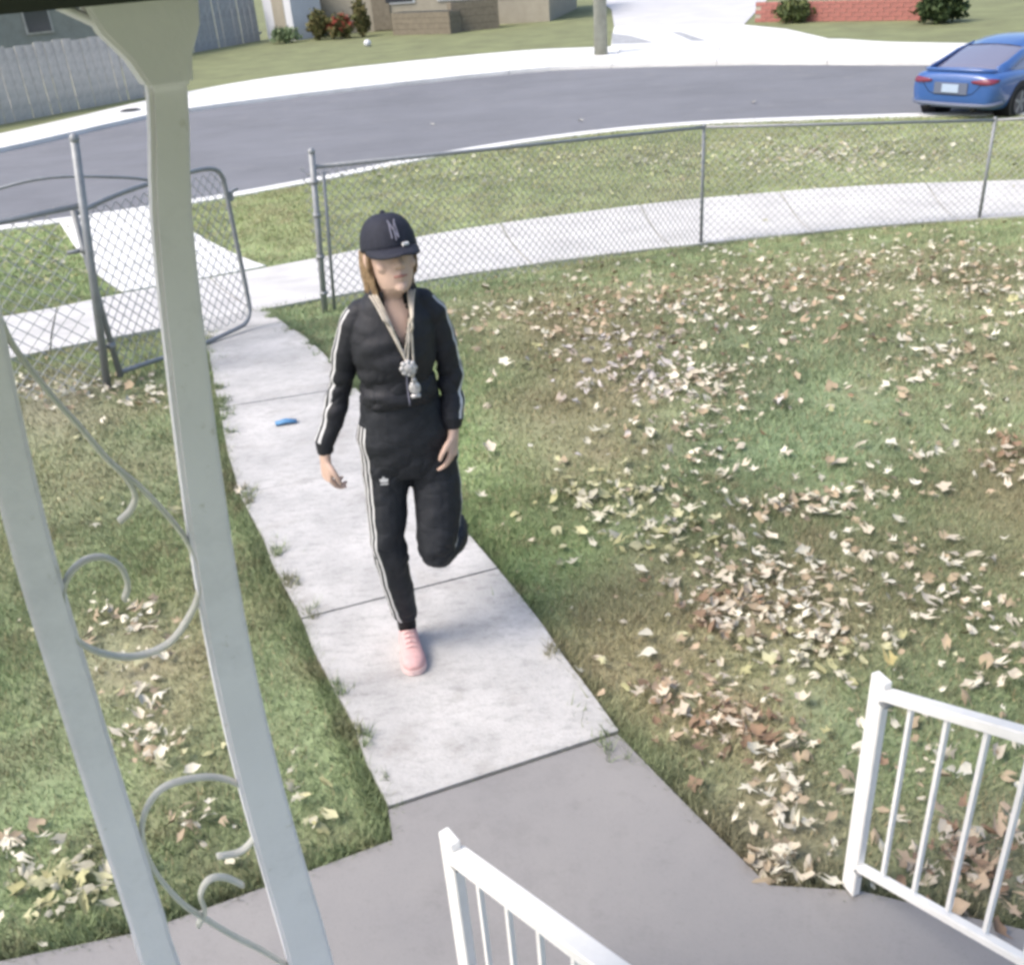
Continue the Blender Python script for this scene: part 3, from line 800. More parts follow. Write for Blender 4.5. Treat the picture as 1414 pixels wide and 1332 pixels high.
# jacket
mb = MB()
ring_loft(mb, [((-.350, 2.985, 1.045), .118, .094, .094), ((-.350, 2.985, 1.060), .124, .106, .102), ((-.350, 2.985, 1.095), .126, .107, .102), ((-.350, 2.985, 1.13), .117, .101, .096), ((-.346, 2.985, 1.20), .132, .116, .098), ((-.340, 2.985, 1.28), .138, .110, .096), ((-.337, 2.985, 1.325), .130, .092, .088), ((-.335, 2.988, 1.372), .100, .076, .078), ((-.332, 2.99, 1.425), .074, .066, .068)])
mb.tube(smooth_pts([J['shR'] + PS * .085 + UP * .034, J['shR'] + PS * .035 + UP * .012, J['shR'] + PS * .008 - UP * .028, (J['shR'] + J['elR']) / 2, J['elR'], (J['elR'] + J['wrR']) / 2, J['wrR'] + UP * .035, J['wrR'] + UP * .004], 1), [.028, .038, .043, .040, .035, .032, .028, .024], n=16)
mb.tube(smooth_pts([J['shL'] - PS * .085 + UP * .034, J['shL'] - PS * .035 + UP * .012, J['shL'] - PS * .008 - UP * .028, (J['shL'] + J['elL']) / 2, J['elL'], (J['elL'] + J['wrL']) / 2, J['wrL'] + UP * .03, J['wrL'] + UP * .004], 1), [.028, .038, .043, .041, .037, .035, .031, .025], n=16)
jk = remeshed(mb, 0.0045, 5, 'jacket')
def jw(c):
    z = c.z
    a = noise.noise(Vector((c.x * 8 + c.z * 5, c.y * 8, c.z * 24 - c.x * 8))) * .007
    b = noise.noise(Vector((c.x * 22 + 5, c.y * 22, c.z * 40))) * .003
    near_el = math.exp(-((z - 1.09) / .07) ** 2)
    q = noise.noise(Vector((c.x * 16 + c.z * 9, c.y * 12, c.z * 26 - c.x * 12)))
    crease = -max(0, 1 - abs(q) * 4.5) ** 2 * .004
    return (a * (0.7 + near_el) + b * (0.6 + near_el)) * (1 if z > 1.0 else .4) + crease * (.2 + .8 * near_el)
wrinkle(jk, jw)
# cut the open neck: V at the front
bm = bmesh.new(); bm.from_mesh(jk)
kill = []
for f in bm.faces:
    c = f.calc_center_median() - Vector((-.334, 2.988, 0))
    s_, fr_ = c.dot(PS), c.dot(PF)
    if c.z > 1.418: kill.append(f)
    elif fr_ > 0.02 and c.z > 1.265 and abs(s_ - .008) < (c.z - 1.265) * 0.36: kill.append(f)
bmesh.ops.delete(bm, geom=kill, context='FACES')
bm.to_mesh(jk); bm.free()
jacket = link('jacket', jk, M['jacket'], person)
sd_ = jacket.modifiers.new('thickness', 'SOLIDIFY'); sd_.thickness = 0.004; sd_.offset = 1.0
jbvh = BVHTree.FromPolygons([v.co.copy() for v in jk.vertices], [tuple(p.vertices) for p in jk.polygons])
# collar, standing, open at the front
mb = MB(); vs = []; fs = []
NA = 26
for i in range(NA + 1):
    a = math.radians(-62 + (304) * i / NA) 
    for (r, z, fw) in ((.078, 1.385, 0), (.071, 1.425, .004), (.066, 1.448, .008), (.061, 1.446, .008), (.066, 1.395, 0)):
        an = a - math.pi / 2 + math.pi
        s_, f_ = math.sin(a - math.radians(90)) , -math.cos(a - math.radians(90))
        drop = -0.020 * max(0, f_) 
        vs.append(Vector((-.333, 2.990, z + drop)) + PS * (r * math.cos(a)) * 1.02 - PF * (r * math.sin(a)) * 0.96 + PF * fw)
for i in range(NA):
    for k in range(5):
        fs.append((i * 5 + k, i * 5 + (k + 1) % 5, (i + 1) * 5 + (k + 1) % 5, (i + 1) * 5 + k))
mb.add(vs, fs); mb.build('collar', M['jacket'], jacket, smooth=True)

# trousers
mb = MB()
ring_loft(mb, [((-.348, 2.99, .78), .105, .085, .095), ((-.348, 2.99, .84), .150, .105, .118), ((-.348, 2.99, .92), .164, .110, .120), ((-.350, 2.99, 1.00), .142, .104, .106), ((-.351, 2.99, 1.075), .128, .098, .098)])
kR, kL = J['kneeR'], J['kneeL']
mb.tube([J['hipR'] + UP * .04, J['hipR'] - UP * .06, (J['hipR'] + kR) / 2, kR + UP * .05, kR - UP * .05, (kR + J['ankR']) / 2, J['ankR'] + UP * .075, J['ankR'] + UP * .046], [.084, .088, .073, .064, .060, .054, .047, .041], n=18)
mb.tube(smooth_pts([J['hipL'] + UP * .04, J['hipL'] - UP * .06, J['hipL'].lerp(kL, .55) + PS * .018, kL + UP * .065 + PS * .008, kL + Vector((.004, .022, .012)), kL.lerp(J['ankL'], .4) + PS * .030 + UP * .012, J['ankL'] + Vector((.006, -.09, .012)), J['ankL'] + Vector((0, -.01, 0))], 2), [.084, .088, .088, .086, .082, .077, .069, .059, .053, .062, .070, .068, .060, .050, .043], n=18)
tr = remeshed(mb, 0.0045, 5, 'trousers')
def tw(c):
    a = noise.noise(Vector((c.x * 9 + 3 + c.z * 4, c.y * 9, c.z * 17 - c.x * 9))) * .0085
    b = noise.noise(Vector((c.x * 26, c.y * 26, c.z * 34 + 7))) * .003
    k = math.exp(-((c.z - .50) / .07) ** 2) + math.exp(-((c.z - .17) / .05) ** 2) + .6 * math.exp(-((c.z - .8) / .06) ** 2)
    q = noise.noise(Vector((c.x * 14 - c.z * 7, c.y * 12, c.z * 18 + c.x * 9)))
    crease = -max(0, 1 - abs(q) * 4.5) ** 2 * .0035
    return a * (0.6 + .8 * k) + b * (0.5 + k) + crease * (.4 + k)
wrinkle(tr, tw)
trousers = link('trousers', tr, M['trouser'], person)
tbvh = BVHTree.FromPolygons([v.co.copy() for v in tr.vertices], [tuple(p.vertices) for p in tr.polygons])

def drape(bvh, path, out, offs, width, name, m, parent, lift=0.0028, n=40, t0=0.0, t1=1.0, reach=0.22):
    """ribbon lying on a garment along a limb; out = outward direction, offs = sideways shift"""
    P = smooth_pts(path, 10)
    s = [0]
    for i in range(1, len(P)): s.append(s[-1] + (P[i] - P[i - 1]).length)
    vs, fs = [], []
    for i in range(n + 1):
        t = (t0 + (t1 - t0) * i / n) * s[-1]
        k = max(j for j in range(len(s)) if s[j] <= t + 1e-9); k = min(k, len(P) - 2)
        f = (t - s[k]) / max(1e-6, s[k + 1] - s[k])
        p = P[k].lerp(P[k + 1], f); ax = (P[k + 1] - P[k]).normalized()
        o = (out - ax * out.dot(ax)).normalized(); w = ax.cross(o)
        row = []
        for e in (-.5, 0, .5):
            q = p + w * (offs + e * width)
            hit = bvh.ray_cast(q + o * reach, -o, reach + .03)
            if hit[0] is None: row = None; break
            row.append(hit[0] + o * lift)
        if row is None: 
            vs.append(None); continue
        vs.append(row)
    V = []; 
    prev = None
    for row in vs:
        if row is None: prev = None; continue
        b = len(V); V += row
        if prev is not None: fs += [(prev, prev + 1, b + 1, b), (prev + 1, prev + 2, b + 2, b + 1)]
        prev = b
    if not fs: return None
    me = mesh_from(name, V, fs, True)
    o = link(name, me, m, parent)
    return o
for off in (-.019, 0, .019):
    drape(jbvh, [J['shR'] + UP * .03, (J['shR'] + J['elR']) / 2, J['elR'], J['wrR'] + UP * .04], (-PS + PF * .24 + UP * .2), off, .0085, 'stripe', M['stripe'], jacket, lift=.0072)
    drape(jbvh, [J['shL'] + UP * .03, (J['shL'] + J['elL']) / 2, J['elL'], J['wrL'] + UP * .03], (PS + PF * .22 + UP * .2), off, .0085, 'stripe', M['stripe'], jacket, lift=.0072)
    drape(tbvh, [J['hipR'] + UP * .12, J['hipR'] - UP * .06, kR, (kR + J['ankR']) / 2, J['ankR'] + UP * .035], (-PS + PF * .62), off, .0085, 'stripe', M['stripe'], trousers)
    drape(tbvh, [J['hipL'] + UP * .12, J['hipL'] - UP * .06, kL + UP * .06], (PS + PF * .1), off, .0085, 'stripe', M['stripe'], trousers)
# small white emblem on the thigh: three leaves over a short bar
c0 = J['hipR'] + Vector((0, 0, -.075))
def on_cloth(bvh, p, o, lift=.003):
    h = bvh.ray_cast(p + o * .25, -o, .4)
    return (h[0] + o * lift) if h[0] is not None else None
mb = MB(); o_ = (PF - PS * .25).normalized(); e1 = UP.cross(o_).normalized()
for ang, ln in ((90, .020), (40, .017), (140, .017)):
    dv = e1 * math.cos(math.radians(ang)) + UP * math.sin(math.radians(ang)); wv = o_.cross(dv)
    q = [c0, c0 + dv * ln * .6 + wv * .0075, c0 + dv * ln * 1.15, c0 + dv * ln * .6 - wv * .0075]
    q = [on_cloth(tbvh, x, o_) for x in q]
    if all(x is not None for x in q): mb.add(q, [(0, 1, 2, 3)])
q = [c0 - UP * .004 - e1 * .013, c0 - UP * .004 + e1 * .013, c0 - UP * .009 + e1 * .013, c0 - UP * .009 - e1 * .013]
q = [on_cloth(tbvh, x, o_) for x in q]
if all(x is not None for x in q): mb.add(q, [(0, 1, 2, 3)])
mb.build('emblem', M['stripe'], trousers)
# zip line on the jacket
mb = MB()
zp = [on_cloth(jbvh, Vector((-.336, 2.988, z)) + PS * (.008 if z > 1.15 else .006), PF, .007) for z in np.linspace(1.065, 1.262, 14)]
zp = [p for p in zp if p is not None]
mb.tube(zp, .003, n=5); mb.build('zip', M['capmark'], jacket, smooth=True)

# lanyards and pendants
ln_root = None
cen = Vector((-.334, 2.988, 0))
def chest(s, z, l=.012):
    for bv in (jbvh,):
        h = bv.ray_cast(cen + PS * s + UP * z + PF * .3, -PF, .32)
        if h[0] is not None: return h[0] + PF * l
    return cen + PS * s + UP * z + PF * .10
lan = None
for k, (w, zt, sx) in enumerate(((.060, 1.215, .012), (.050, 1.150, .026), (.070, 1.235, .004))):
    pts = []
    for i in range(13):
        t = i / 12
        s = -w + (sx + w) * (t ** .85)
        z = 1.425 + (zt - 1.425) * t
        pts.append(chest(s, z, .014) if t > .35 else cen + PS * s + UP * z + PF * (.058 + .085 * min(1, t / .35)))
    for i in range(13):
        t = 1 - i / 12
        s = w + (sx - w) * (t ** .85)
        z = 1.425 + (zt - 1.425) * t
        pts.append(chest(s, z, .014) if t > .35 else cen + PS * s + UP * z + PF * (.058 + .085 * min(1, t / .35)))
    mb = MB(); mb.tube(smooth_pts(pts, 2), .0040 if k < 2 else .003, n=6)
    o = mb.build('lanyard', M['cord'], person, smooth=True)
    if k < 2:
        c_ = chest(sx, zt - .012, .022)
        m2 = MB()
        if k == 0:
            for a in range(8):
                an = a * math.pi / 4
                m2.ball(c_ + PS * (.019 * math.cos(an)) + UP * (.019 * math.sin(an)), (.010, .008, .010), 8, 6)
            m2.ball(c_ , (.019, .012, .019), 12, 8)
        else:
            m2.tube([c_ + UP * .022, c_ + UP * .010], [.006, .010], n=8)
            m2.ball(c_ - UP * .012, (.019, .009, .024), 12, 8)
            m2.tube([c_ - UP * .040 - PS * .015, c_ - UP * .040 + PS * .015], .007, n=8)
        m2.build('pendant', M['silver'], o, smooth=True)

# cap: crown, brim, button, marks
def cap_pt(th, ph, g=0.0):
    """th round the head from the person's left, ph up from the rim"""
    u = math.sin(ph); c_ = math.cos(ph) ** 0.72
    return hp((.086 + g) * c_ * math.cos(th), (.100 + g) * c_ * math.sin(th) + .004, .020 + (.104 + g) * u)
vs, fs = [], []
NU, NV = 36, 12
for j in range(NV + 1):
    for i in range(NU):
        vs.append(cap_pt(2 * math.pi * i / NU, (math.pi / 2 - .02) * j / NV))
for j in range(NV):
    for i in range(NU):
        fs.append((j * NU + i, j * NU + (i + 1) % NU, (j + 1) * NU + (i + 1) % NU, (j + 1) * NU + i))
fs.append(tuple(range(NV * NU, NV * NU + NU)))
me = mesh_from('cap', vs, fs, True)
cap = link('cap', me, M['cap'], person)
s_ = cap.modifiers.new('thickness', 'SOLIDIFY'); s_.thickness = .004; s_.offset = 1
vs, fs = [], []
NB = 18
for i in range(NB + 1):
    a = math.radians(18 + 144 * i / NB)
    q = math.sin((a - math.radians(18)) / math.radians(144) * math.pi)
    for j in range(5):
        t = j / 4
        r_in_s, r_in_f = .086, .100
        ext = .064 * (q ** .55) * t
        vs.append(hp((r_in_s) * math.cos(a), r_in_f * math.sin(a) + .004 + ext, .026 - .017 * t * (q ** .3) - .012 * t * abs(math.cos(a)) * 1.2))
for i in range(NB):
    for j in range(4):
        fs.append((i * 5 + j, i * 5 + j + 1, (i + 1) * 5 + j + 1, (i + 1) * 5 + j))
me = mesh_from('brim', vs, fs, True)
br = link('brim', me, M['cap'], cap)
s_ = br.modifiers.new('thickness', 'SOLIDIFY'); s_.thickness = .005; s_.offset = 1
mb = MB(); mb.ball(hp(0, .004, .126), (.009, .009, .006), 10, 6); mb.build('button', M['cap'], cap, smooth=True)
def cap_strip(pts, w):
    """flat stitched line on the cap front, pts in (degrees from the front, ph)"""
    m_ = MB(); P = [cap_pt(math.radians(90 - a), p, .0075) for a, p in pts]
    m_.tube(P, [(w, .0012)] * len(P), n=6)
    return m_
mk = MB()
for pts in ([(-7, .30), (-7, .78)], [(-7, .78), (6, .30)], [(6, .30), (6, .78)], [(-9, .86), (0, .55), (9, .86)], [(0, .55), (0, .24)]):
    P = [cap_pt(math.radians(90 - a), p, .0070) for a, p in pts]
    mk.tube(P, .0022, n=5)
mk.build('cap_monogram', M['capmark'], cap)
mk = MB(); P = [cap_pt(math.radians(90 - a), .10, .0070) for a in (10, 16, 22)]; mk.tube(P, [(.006, .006)] * 3, n=6); mk.build('cap_patch', M['stripe'], cap)

# hair
mb = MB()
mb.tube([hp(0, -.040, .03), hp(0, -.060, -.03), hp(0, -.066, -.09), hp(-.005, -.062, -.150), hp(-.01, -.060, -.19)], [(.068, .050), (.074, .050), (.068, .042), (.058, .030), (.035, .016)], n=16, side=tuple(HS))
for s in (-1, 1):
    for k in range(7):
        f0 = .022 - .014 * k
        ln = (.140 if s < 0 else .085) + .022 * ((k * 5) % 3) - .01 * (k % 2)
        mb.tube(smooth_pts([hp(s * .068, f0, .022), hp(s * (.072 + .001 * k), f0 - .004, -.025), hp(s * (.068 + .002 * k), f0 - .012, -.058), hp(s * (.060 + .003 * k), f0 - .020, -ln * .72), hp(s * (.056 + .005 * k), f0 - .020 - .004 * k, -ln)], 4), [.0105 - .0005 * i for i in range(17)], n=7)
hm = remeshed(mb, 0.0045, 2, 'hair')
wrinkle(hm, lambda c: noise.noise(Vector((c.x * 90, c.y * 90, c.z * 8))) * .0075)
link('hair', hm, M['hair'], person)
# eyes and lips under the brim
for s in (-1, 1):
    mb = MB(); mb.ball(hp(s * .031, .0745, .003), (.0125, .010, .0085), 10, 8); mb.build('eye', M['eye'], body, smooth=True)
mb = MB(); mb.tube([hp(-.020, .0825, -.060), hp(0, .0915, -.0595), hp(.020, .0825, -.060)], [.0035, .006, .0035], n=8); mb.build('lips', M['lip'], body, smooth=True)

# shoes and socks
def shoe(ank, toe_dir, up, label_parent):
    d = toe_dir.normalized(); u = (up - d * up.dot(d)).normalized(); w = d.cross(u)
    def sp(f, s, h): return ank + d * f + w * s + u * h
    mb = MB(); vs, fs = [], []
    st = [(-.066, .010, .040, 0.020), (-.062, .022, .058, 0.010), (-.050, .032, .075, 0.0), (-.02, .036, .074, 0), (.02, .036, .070, 0), (.06, .039, .056, 0), (.10, .044, .044, 0), (.14, .044, .036, 0), (.158, .039, .033, 0), (.172, .031, .028, 0), (.181, .021, .022, 0.002), (.185, .010, .014, .004)]
    n = 16
    for (f, hw, ht, lift) in st:
        for k in range(n):
            a = 2 * math.pi * k / n
            s_ = hw * math.copysign(abs(math.cos(a)) ** .75, math.cos(a))
            hh = (ht * math.sin(a) ** .8 if math.sin(a) > 0 else -.0)
            vs.append(sp(f, s_, -.088 + lift + hh))
    for i in range(len(st) - 1):
        for k in range(n):
            fs.append((i * n + k, i * n + (k + 1) % n, (i + 1) * n + (k + 1) % n, (i + 1) * n + k))
    fs.append(tuple(range(n - 1, -1, -1))); fs.append(tuple(range((len(st) - 1) * n, len(st) * n)))
    mb.add(vs, fs)
    me = mesh_from('shoe', mb.v, mb.f, True)
    bm = bmesh.new(); bm.from_mesh(me); bmesh.ops.recalc_face_normals(bm, faces=list(bm.faces)); bm.to_mesh(me); bm.free()
    o = link('shoe', me, M['shoe'], person)
    # sole
    m2 = MB(); vs = []; fs = []
    outl = [(f, hw * 1.06) for f, hw, ht, l in st]
    ring = [(f, h) for f, h in outl] + [(f, -h) for f, h in reversed(outl)]
    for z in (-.108, -.086):
        for f, s_ in ring: vs.append(sp(f * 1.02, s_, z))
    m = len(ring)
    for k in range(m): fs.append((k, (k + 1) % m, m + (k + 1) % m, m + k))
    fs.append(tuple(range(m - 1, -1, -1))); fs.append(tuple(range(m, 2 * m)))
    m2.add(vs, fs)
    me = mesh_from('sole', m2.v, m2.f)
    bm = bmesh.new(); bm.from_mesh(me); bmesh.ops.recalc_face_normals(bm, faces=list(bm.faces)); bm.to_mesh(me); bm.free()
    link('sole', me, M['sole'], o)
    # laces
    for k in range(4):
        f = .035 + .022 * k
        m3 = MB(); ht = .074 - .30 * (f - .02)
        m3.tube([sp(f, -.020, -.088 + ht * .90), sp(f + .004, 0, -.084 + ht), sp(f, .020, -.088 + ht * .90)], .0028, n=5)
        m3.build('lace', M['sole'], o)
    m4 = MB(); m4.tube([sp(-.010, 0, -.03), sp(-.004, 0, .02), sp(0, 0, .085)], [.035, .036, .037], n=14); m4.build('sock', M['sock'], o, smooth=True)
    return o
shoe(J['ankR'] + Vector((0, 0, .019)), PF + Vector((-.03, 0, 0)), UP, person)
shoe(J['ankL'] + Vector((-.004, .03, .0)), Vector((-.05, .72, -.69)), Vector((0, -.69, -.72)), person)

# ------------------------------------------------------------------ blue parked car
M['carblue'] = mat('blue_car_paint', (0.034, 0.098, 0.295), 0.30, 0.03, 3, spec=0.5, coat=0.8)
M['glass'] = mat('sky_tinted_car_glass', (0.17, 0.17, 0.23), 0.10, spec=1.0, coat=0.6)  # base colour lightened towards lavender, a sky reflection painted into the glass
M['tyre'] = mat('tyre_rubber', (0.018, 0.018, 0.02), 0.85)
M['rim'] = mat('dark_alloy', (0.10, 0.10, 0.11), 0.4, metal=0.6)
M['tail'] = mat('tail_lamp', (0.16, 0.025, 0.05), 0.2, coat=0.5)
M['bumperlip'] = mat('bumper_grey', (0.12, 0.14, 0.20), 0.5)
M['black'] = mat('black_plastic', (0.015, 0.015, 0.017), 0.5)
M['plate'] = mat('licence_plate', (0.36, 0.44, 0.56), 0.4, 0.05, 12)
CH = Vector((0.80, 0.60, 0)).normalized(); CL = Vector((-CH.y, CH.x, 0))
CO = Vector((10.86, 21.20, ZR))                     # car centre on the road
def cp(x, y, z): return CO + CH * x + CL * y + UP * z
car = empty('parked_car', tuple(CO))
tag(car, 'blue saloon car parked at the kerb with its tail towards the gate', 'car')
def car_loft(stations, n_half):
    vs, fs = [], []
    m = 2 * n_half
    for x, prof in stations:
        full = [(y, z) for y, z in prof] + [(-y, z) for y, z in reversed(prof)]
        for y, z in full: vs.append(cp(x, y, z))
    for i in range(len(stations) - 1):
        for k in range(m):
            k2 = (k + 1) % m
            fs.append((i * m + k, i * m + k2, (i + 1) * m + k2, (i + 1) * m + k))
    fs.append(tuple(range(m - 1, -1, -1))); fs.append(tuple(range((len(stations) - 1) * m, len(stations) * m)))
    return vs, fs
def sec(w, zb, zbelt, ztop, tuck=.06):
    return [(0.02, zb), (w * .80, zb), (w - tuck, zb + .03), (w - .01, zb + .22), (w, zb + .36), (w - .02, zbelt - .07), (w - .07, zbelt), (w * .62, ztop), (0.02, ztop + .012)]
ST = [(-2.30, sec(.70, .44, .78, .84)), (-2.26, sec(.80, .33, .84, .91)), (-2.15, sec(.87, .27, .88, .95)), (-1.95, sec(.905, .24, .90, .965)), (-1.6, sec(.92, .22, .90, .965)), (-1.1, sec(.915, .20, .88, .93)), (-.4, sec(.905, .19, .86, .90)), (.4, sec(.905, .19, .85, .89)), (1.1, sec(.91, .20, .83, .88)), (1.6, sec(.91, .22, .79, .85)), (1.95, sec(.88, .24, .72, .78)), (2.2, sec(.78, .27, .64, .69)), (2.30, sec(.62, .34, .56, .61))]
vs, fs = car_loft(ST, 9)
me = mesh_from('body', vs, fs, True)
bm = bmesh.new(); bm.from_mesh(me); bmesh.ops.recalc_face_normals(bm, faces=list(bm.faces)); bm.to_mesh(me); bm.free()
cb = link('body', me, M['carblue'], car)
sb = cb.modifiers.new('s', 'SUBSURF'); sb.levels = 2; sb.render_levels = 2
def gh_sec(w0, w1, z0, z1): return [(0.02, z0 - .05), (w0, z0 - .05), (w0, z0), (w0 * .5 + w1 * .5 + .02, (z0 + z1) / 2), (w1 + .02, z1 - .05), (w1 - .06, z1), (0.02, z1 + .025)]
GS = [(-1.92, gh_sec(.72, .60, .90, .955)), (-1.55, gh_sec(.76, .60, .90, 1.06)), (-1.05, gh_sec(.79, .60, .89, 1.22)), (-.55, gh_sec(.80, .60, .88, 1.315)), (0, gh_sec(.80, .61, .87, 1.345)), (.45, gh_sec(.80, .60, .86, 1.325)), (.85, gh_sec(.79, .60, .86, 1.18)), (1.35, gh_sec(.76, .62, .85, .90))]
vs, fs = car_loft(GS, 7)
me = mesh_from('glasshouse', vs, fs, True)
bm = bmesh.new(); bm.from_mesh(me); bmesh.ops.recalc_face_normals(bm, faces=list(bm.faces)); bm.to_mesh(me); bm.free()
g = link('window', me, M['glass'], car)
sb = g.modifiers.new('s', 'SUBSURF'); sb.levels = 2; sb.render_levels = 2
# roof skin and pillars
rf_ = MB(); vs, fs = [], []
RS = [(-.85, .57, 1.262), (-.6, .585, 1.312), (-.2, .595, 1.348), (.2, .595, 1.356), (.45, .585, 1.338)]
for x, w, z in RS:
    for y, dz in ((-w, -.055), (-w * .9, -.004), (-w * .5, .022), (0, .030), (w * .5, .022), (w * .9, -.004), (w, -.055)):
        vs.append(cp(x, y, z + dz))
for i in range(len(RS) - 1):
    for k in range(6): fs.append((i * 7 + k, i * 7 + k + 1, (i + 1) * 7 + k + 1, (i + 1) * 7 + k))
rf_.add(vs, fs); o = rf_.build('roof', M['carblue'], car, smooth=True)
for s in (-1, 1):
    mb = MB(); mb.tube([cp(-.55, s * .600, 1.26), cp(-1.05, s * .665, 1.145), cp(-1.55, s * .70, 1.00), cp(-1.95, s * .70, .93)], [(.06, .025), (.085, .03), (.10, .03), (.09, .02)], n=10, side=tuple(CH)); mb.build('rear_pillar', M['carblue'], car, smooth=True)
    mb = MB(); mb.tube([cp(.45, s * .60, 1.29), cp(.85, s * .67, 1.14), cp(1.35, s * .745, .92)], [(.03, .025)] * 3, n=8); mb.build('front_pillar', M['carblue'], car, smooth=True)
    mb = MB(); mb.bar(cp(-.05, s * .79, .90), cp(-.08, s * .635, 1.27), .07, .02, side=CH); mb.build('door_pillar', M['black'], car)
    # door seams and handles
    mb = MB(); mb.tube([cp(-.62, s * .908, .34), cp(-.66, s * .912, .6), cp(-.70, s * .875, .84)], .006, n=5); mb.build('door_seam', M['black'], car); mb = MB(); mb.tube([cp(.35, s * .905, .30), cp(.35, s * .908, .6), cp(.30, s * .872, .83)], .006, n=5); mb.build('door_seam', M['black'], car)
    for x in (-.42, .52):
        mb = MB(); mb.tube([cp(x - .09, s * .905, .735), cp(x, s * .925, .738), cp(x + .09, s * .905, .735)], .014, n=6); mb.build('door_handle', M['carblue'], car, smooth=True)
    mb = MB(); mb.ball(cp(.82, s * .98, .92), (.09, .09, .07), 10, 7); mb.build('wing_mirror', M['carblue'], car, smooth=True)
    mb = MB(); mb.tube([cp(2.22, s * .45, .60), cp(2.12, s * .66, .63), cp(1.92, s * .80, .67)], [(.03, .02), (.045, .025), (.02, .02)], n=8); mb.build('headlight', M['plate'], car, smooth=True)
    mb = MB(); mb.tube([cp(-2.29, s * .48, .30), cp(-2.12, s * .48, .30)], .045, n=12); mb.build('exhaust', M['black'], car, smooth=True)
# tail lamps and boot seam lie on the body surface
dg = bpy.context.evaluated_depsgraph_get(); dg.update()
_ev = cb.evaluated_get(dg).to_mesh()
_vs = np.empty(len(_ev.vertices) * 3); _ev.vertices.foreach_get('co', _vs); _vs = _vs.reshape(-1, 3)
cbvh = BVHTree.FromPolygons([Vector(v) for v in _vs], [tuple(p.vertices) for p in _ev.polygons])
def rear_hit(y, z, lift):
    h = cbvh.ray_cast(cp(-4, y, z), CH, 4.0)
    return h[0] - CH * lift if h[0] is not None else None
def car_patch(name, rows, m, lift=.010):
    vs, fs = [], []; n = len(rows[0])
    for row in rows:
        for y, z in row: vs.append(rear_hit(y, z, lift))
    if any(v is None for v in vs): vs = [v if v is not None else vs[0] for v in vs]
    for i in range(len(rows) - 1):
        for k in range(n - 1): fs.append((i * n + k, i * n + k + 1, (i + 1) * n + k + 1, (i + 1) * n + k))
    o = link(name, mesh_from(name, vs, fs, True), m, car)
    sd = o.modifiers.new('t', 'SOLIDIFY'); sd.thickness = .018; sd.offset = 0
    return o
for s in (-1, 1):
    ys_ = [s * y for y in (.40, .48, .56, .64, .70, .76, .81, .845)]
    lo = [.770, .752, .742, .735, .735, .742, .755, .775]; hi = [.800, .815, .828, .836, .838, .838, .832, .822]
    car_patch('tail_light', [[(y, l + (h - l) * t) for y, l, h in zip(ys_, lo, hi)] for t in (0, .33, .66, 1)], M['tail'])
seam = [(-.66, .88), (-.64, .82), (-.56, .70), (-.44, .57), (-.3, .535), (0, .53), (.3, .535), (.44, .57), (.56, .70), (.64, .82), (.66, .88)]
pts = [rear_hit(y, z, .001) for y, z in seam]; pts = [p for p in pts if p is not None]
mb = MB(); mb.tube(pts, .007, n=5); mb.build('boot_seam', M['black'], car)
# rear bumper lip, plate, spoiler
mb = MB(); mb.tube(smooth_pts([cp(-1.98, -.885, .40), cp(-2.17, -.80, .375), cp(-2.265, -.55, .36), cp(-2.29, 0, .355), cp(-2.265, .55, .36), cp(-2.17, .80, .375), cp(-1.98, .885, .40)], 4), (.042), n=8); mb.build('bumper_lip', M['bumperlip'], car, smooth=True)
mb = MB(); mb.bar(cp(-2.322, -.17, .655), cp(-2.322, .17, .655), .02, .15, side=CH); mb.build('licence_plate', M['plate'], car, bevel=.004)
mb = MB(); mb.bar(cp(-2.306, -.34, .655), cp(-2.306, .34, .655), .02, .21, side=CH); mb.build('plate_recess', M['bumperlip'], car, bevel=.004)
mb = MB(); mb.tube(smooth_pts([cp(-2.02, -.70, .955), cp(-2.17, -.5, .968), cp(-2.22, 0, .975), cp(-2.17, .5, .968), cp(-2.02, .70, .955)], 4), (.030), n=8); mb.build('spoiler', M['carblue'], car, smooth=True)
for (x, s) in ((-1.35, -1), (-1.35, 1), (1.38, -1), (1.38, 1)):
    # dark wheel arch disc, tyre with rim and spokes
    mb = MB(); mb.tube([cp(x, s * .60, .335), cp(x, s * .921, .335)], [.39, .385], n=28); mb.build('wheel_arch', M['black'], car, smooth=False)
    mb = MB(); mb.tube([cp(x, s * .70, .322), cp(x, s * .72, .322), cp(x, s * .90, .322), cp(x, s * .928, .322)], [.29, .322, .322, .295], n=30)
    w = mb.build('wheel', M['tyre'], car, smooth=False)
    mb = MB(); mb.tube([cp(x, s * .88, .322), cp(x, s * .934, .322)], [.225, .225], n=24); mb.build('rim', M['rim'], w)
    for k in range(5):
        a = 2 * math.pi * k / 5 + .3
        mb = MB(); mb.bar(cp(x, s * .938, .322), cp(x + .21 * math.cos(a), s * .938, .322 + .21 * math.sin(a)), .014, .055, side=CL); mb.build('spoke', M['galv'], w)

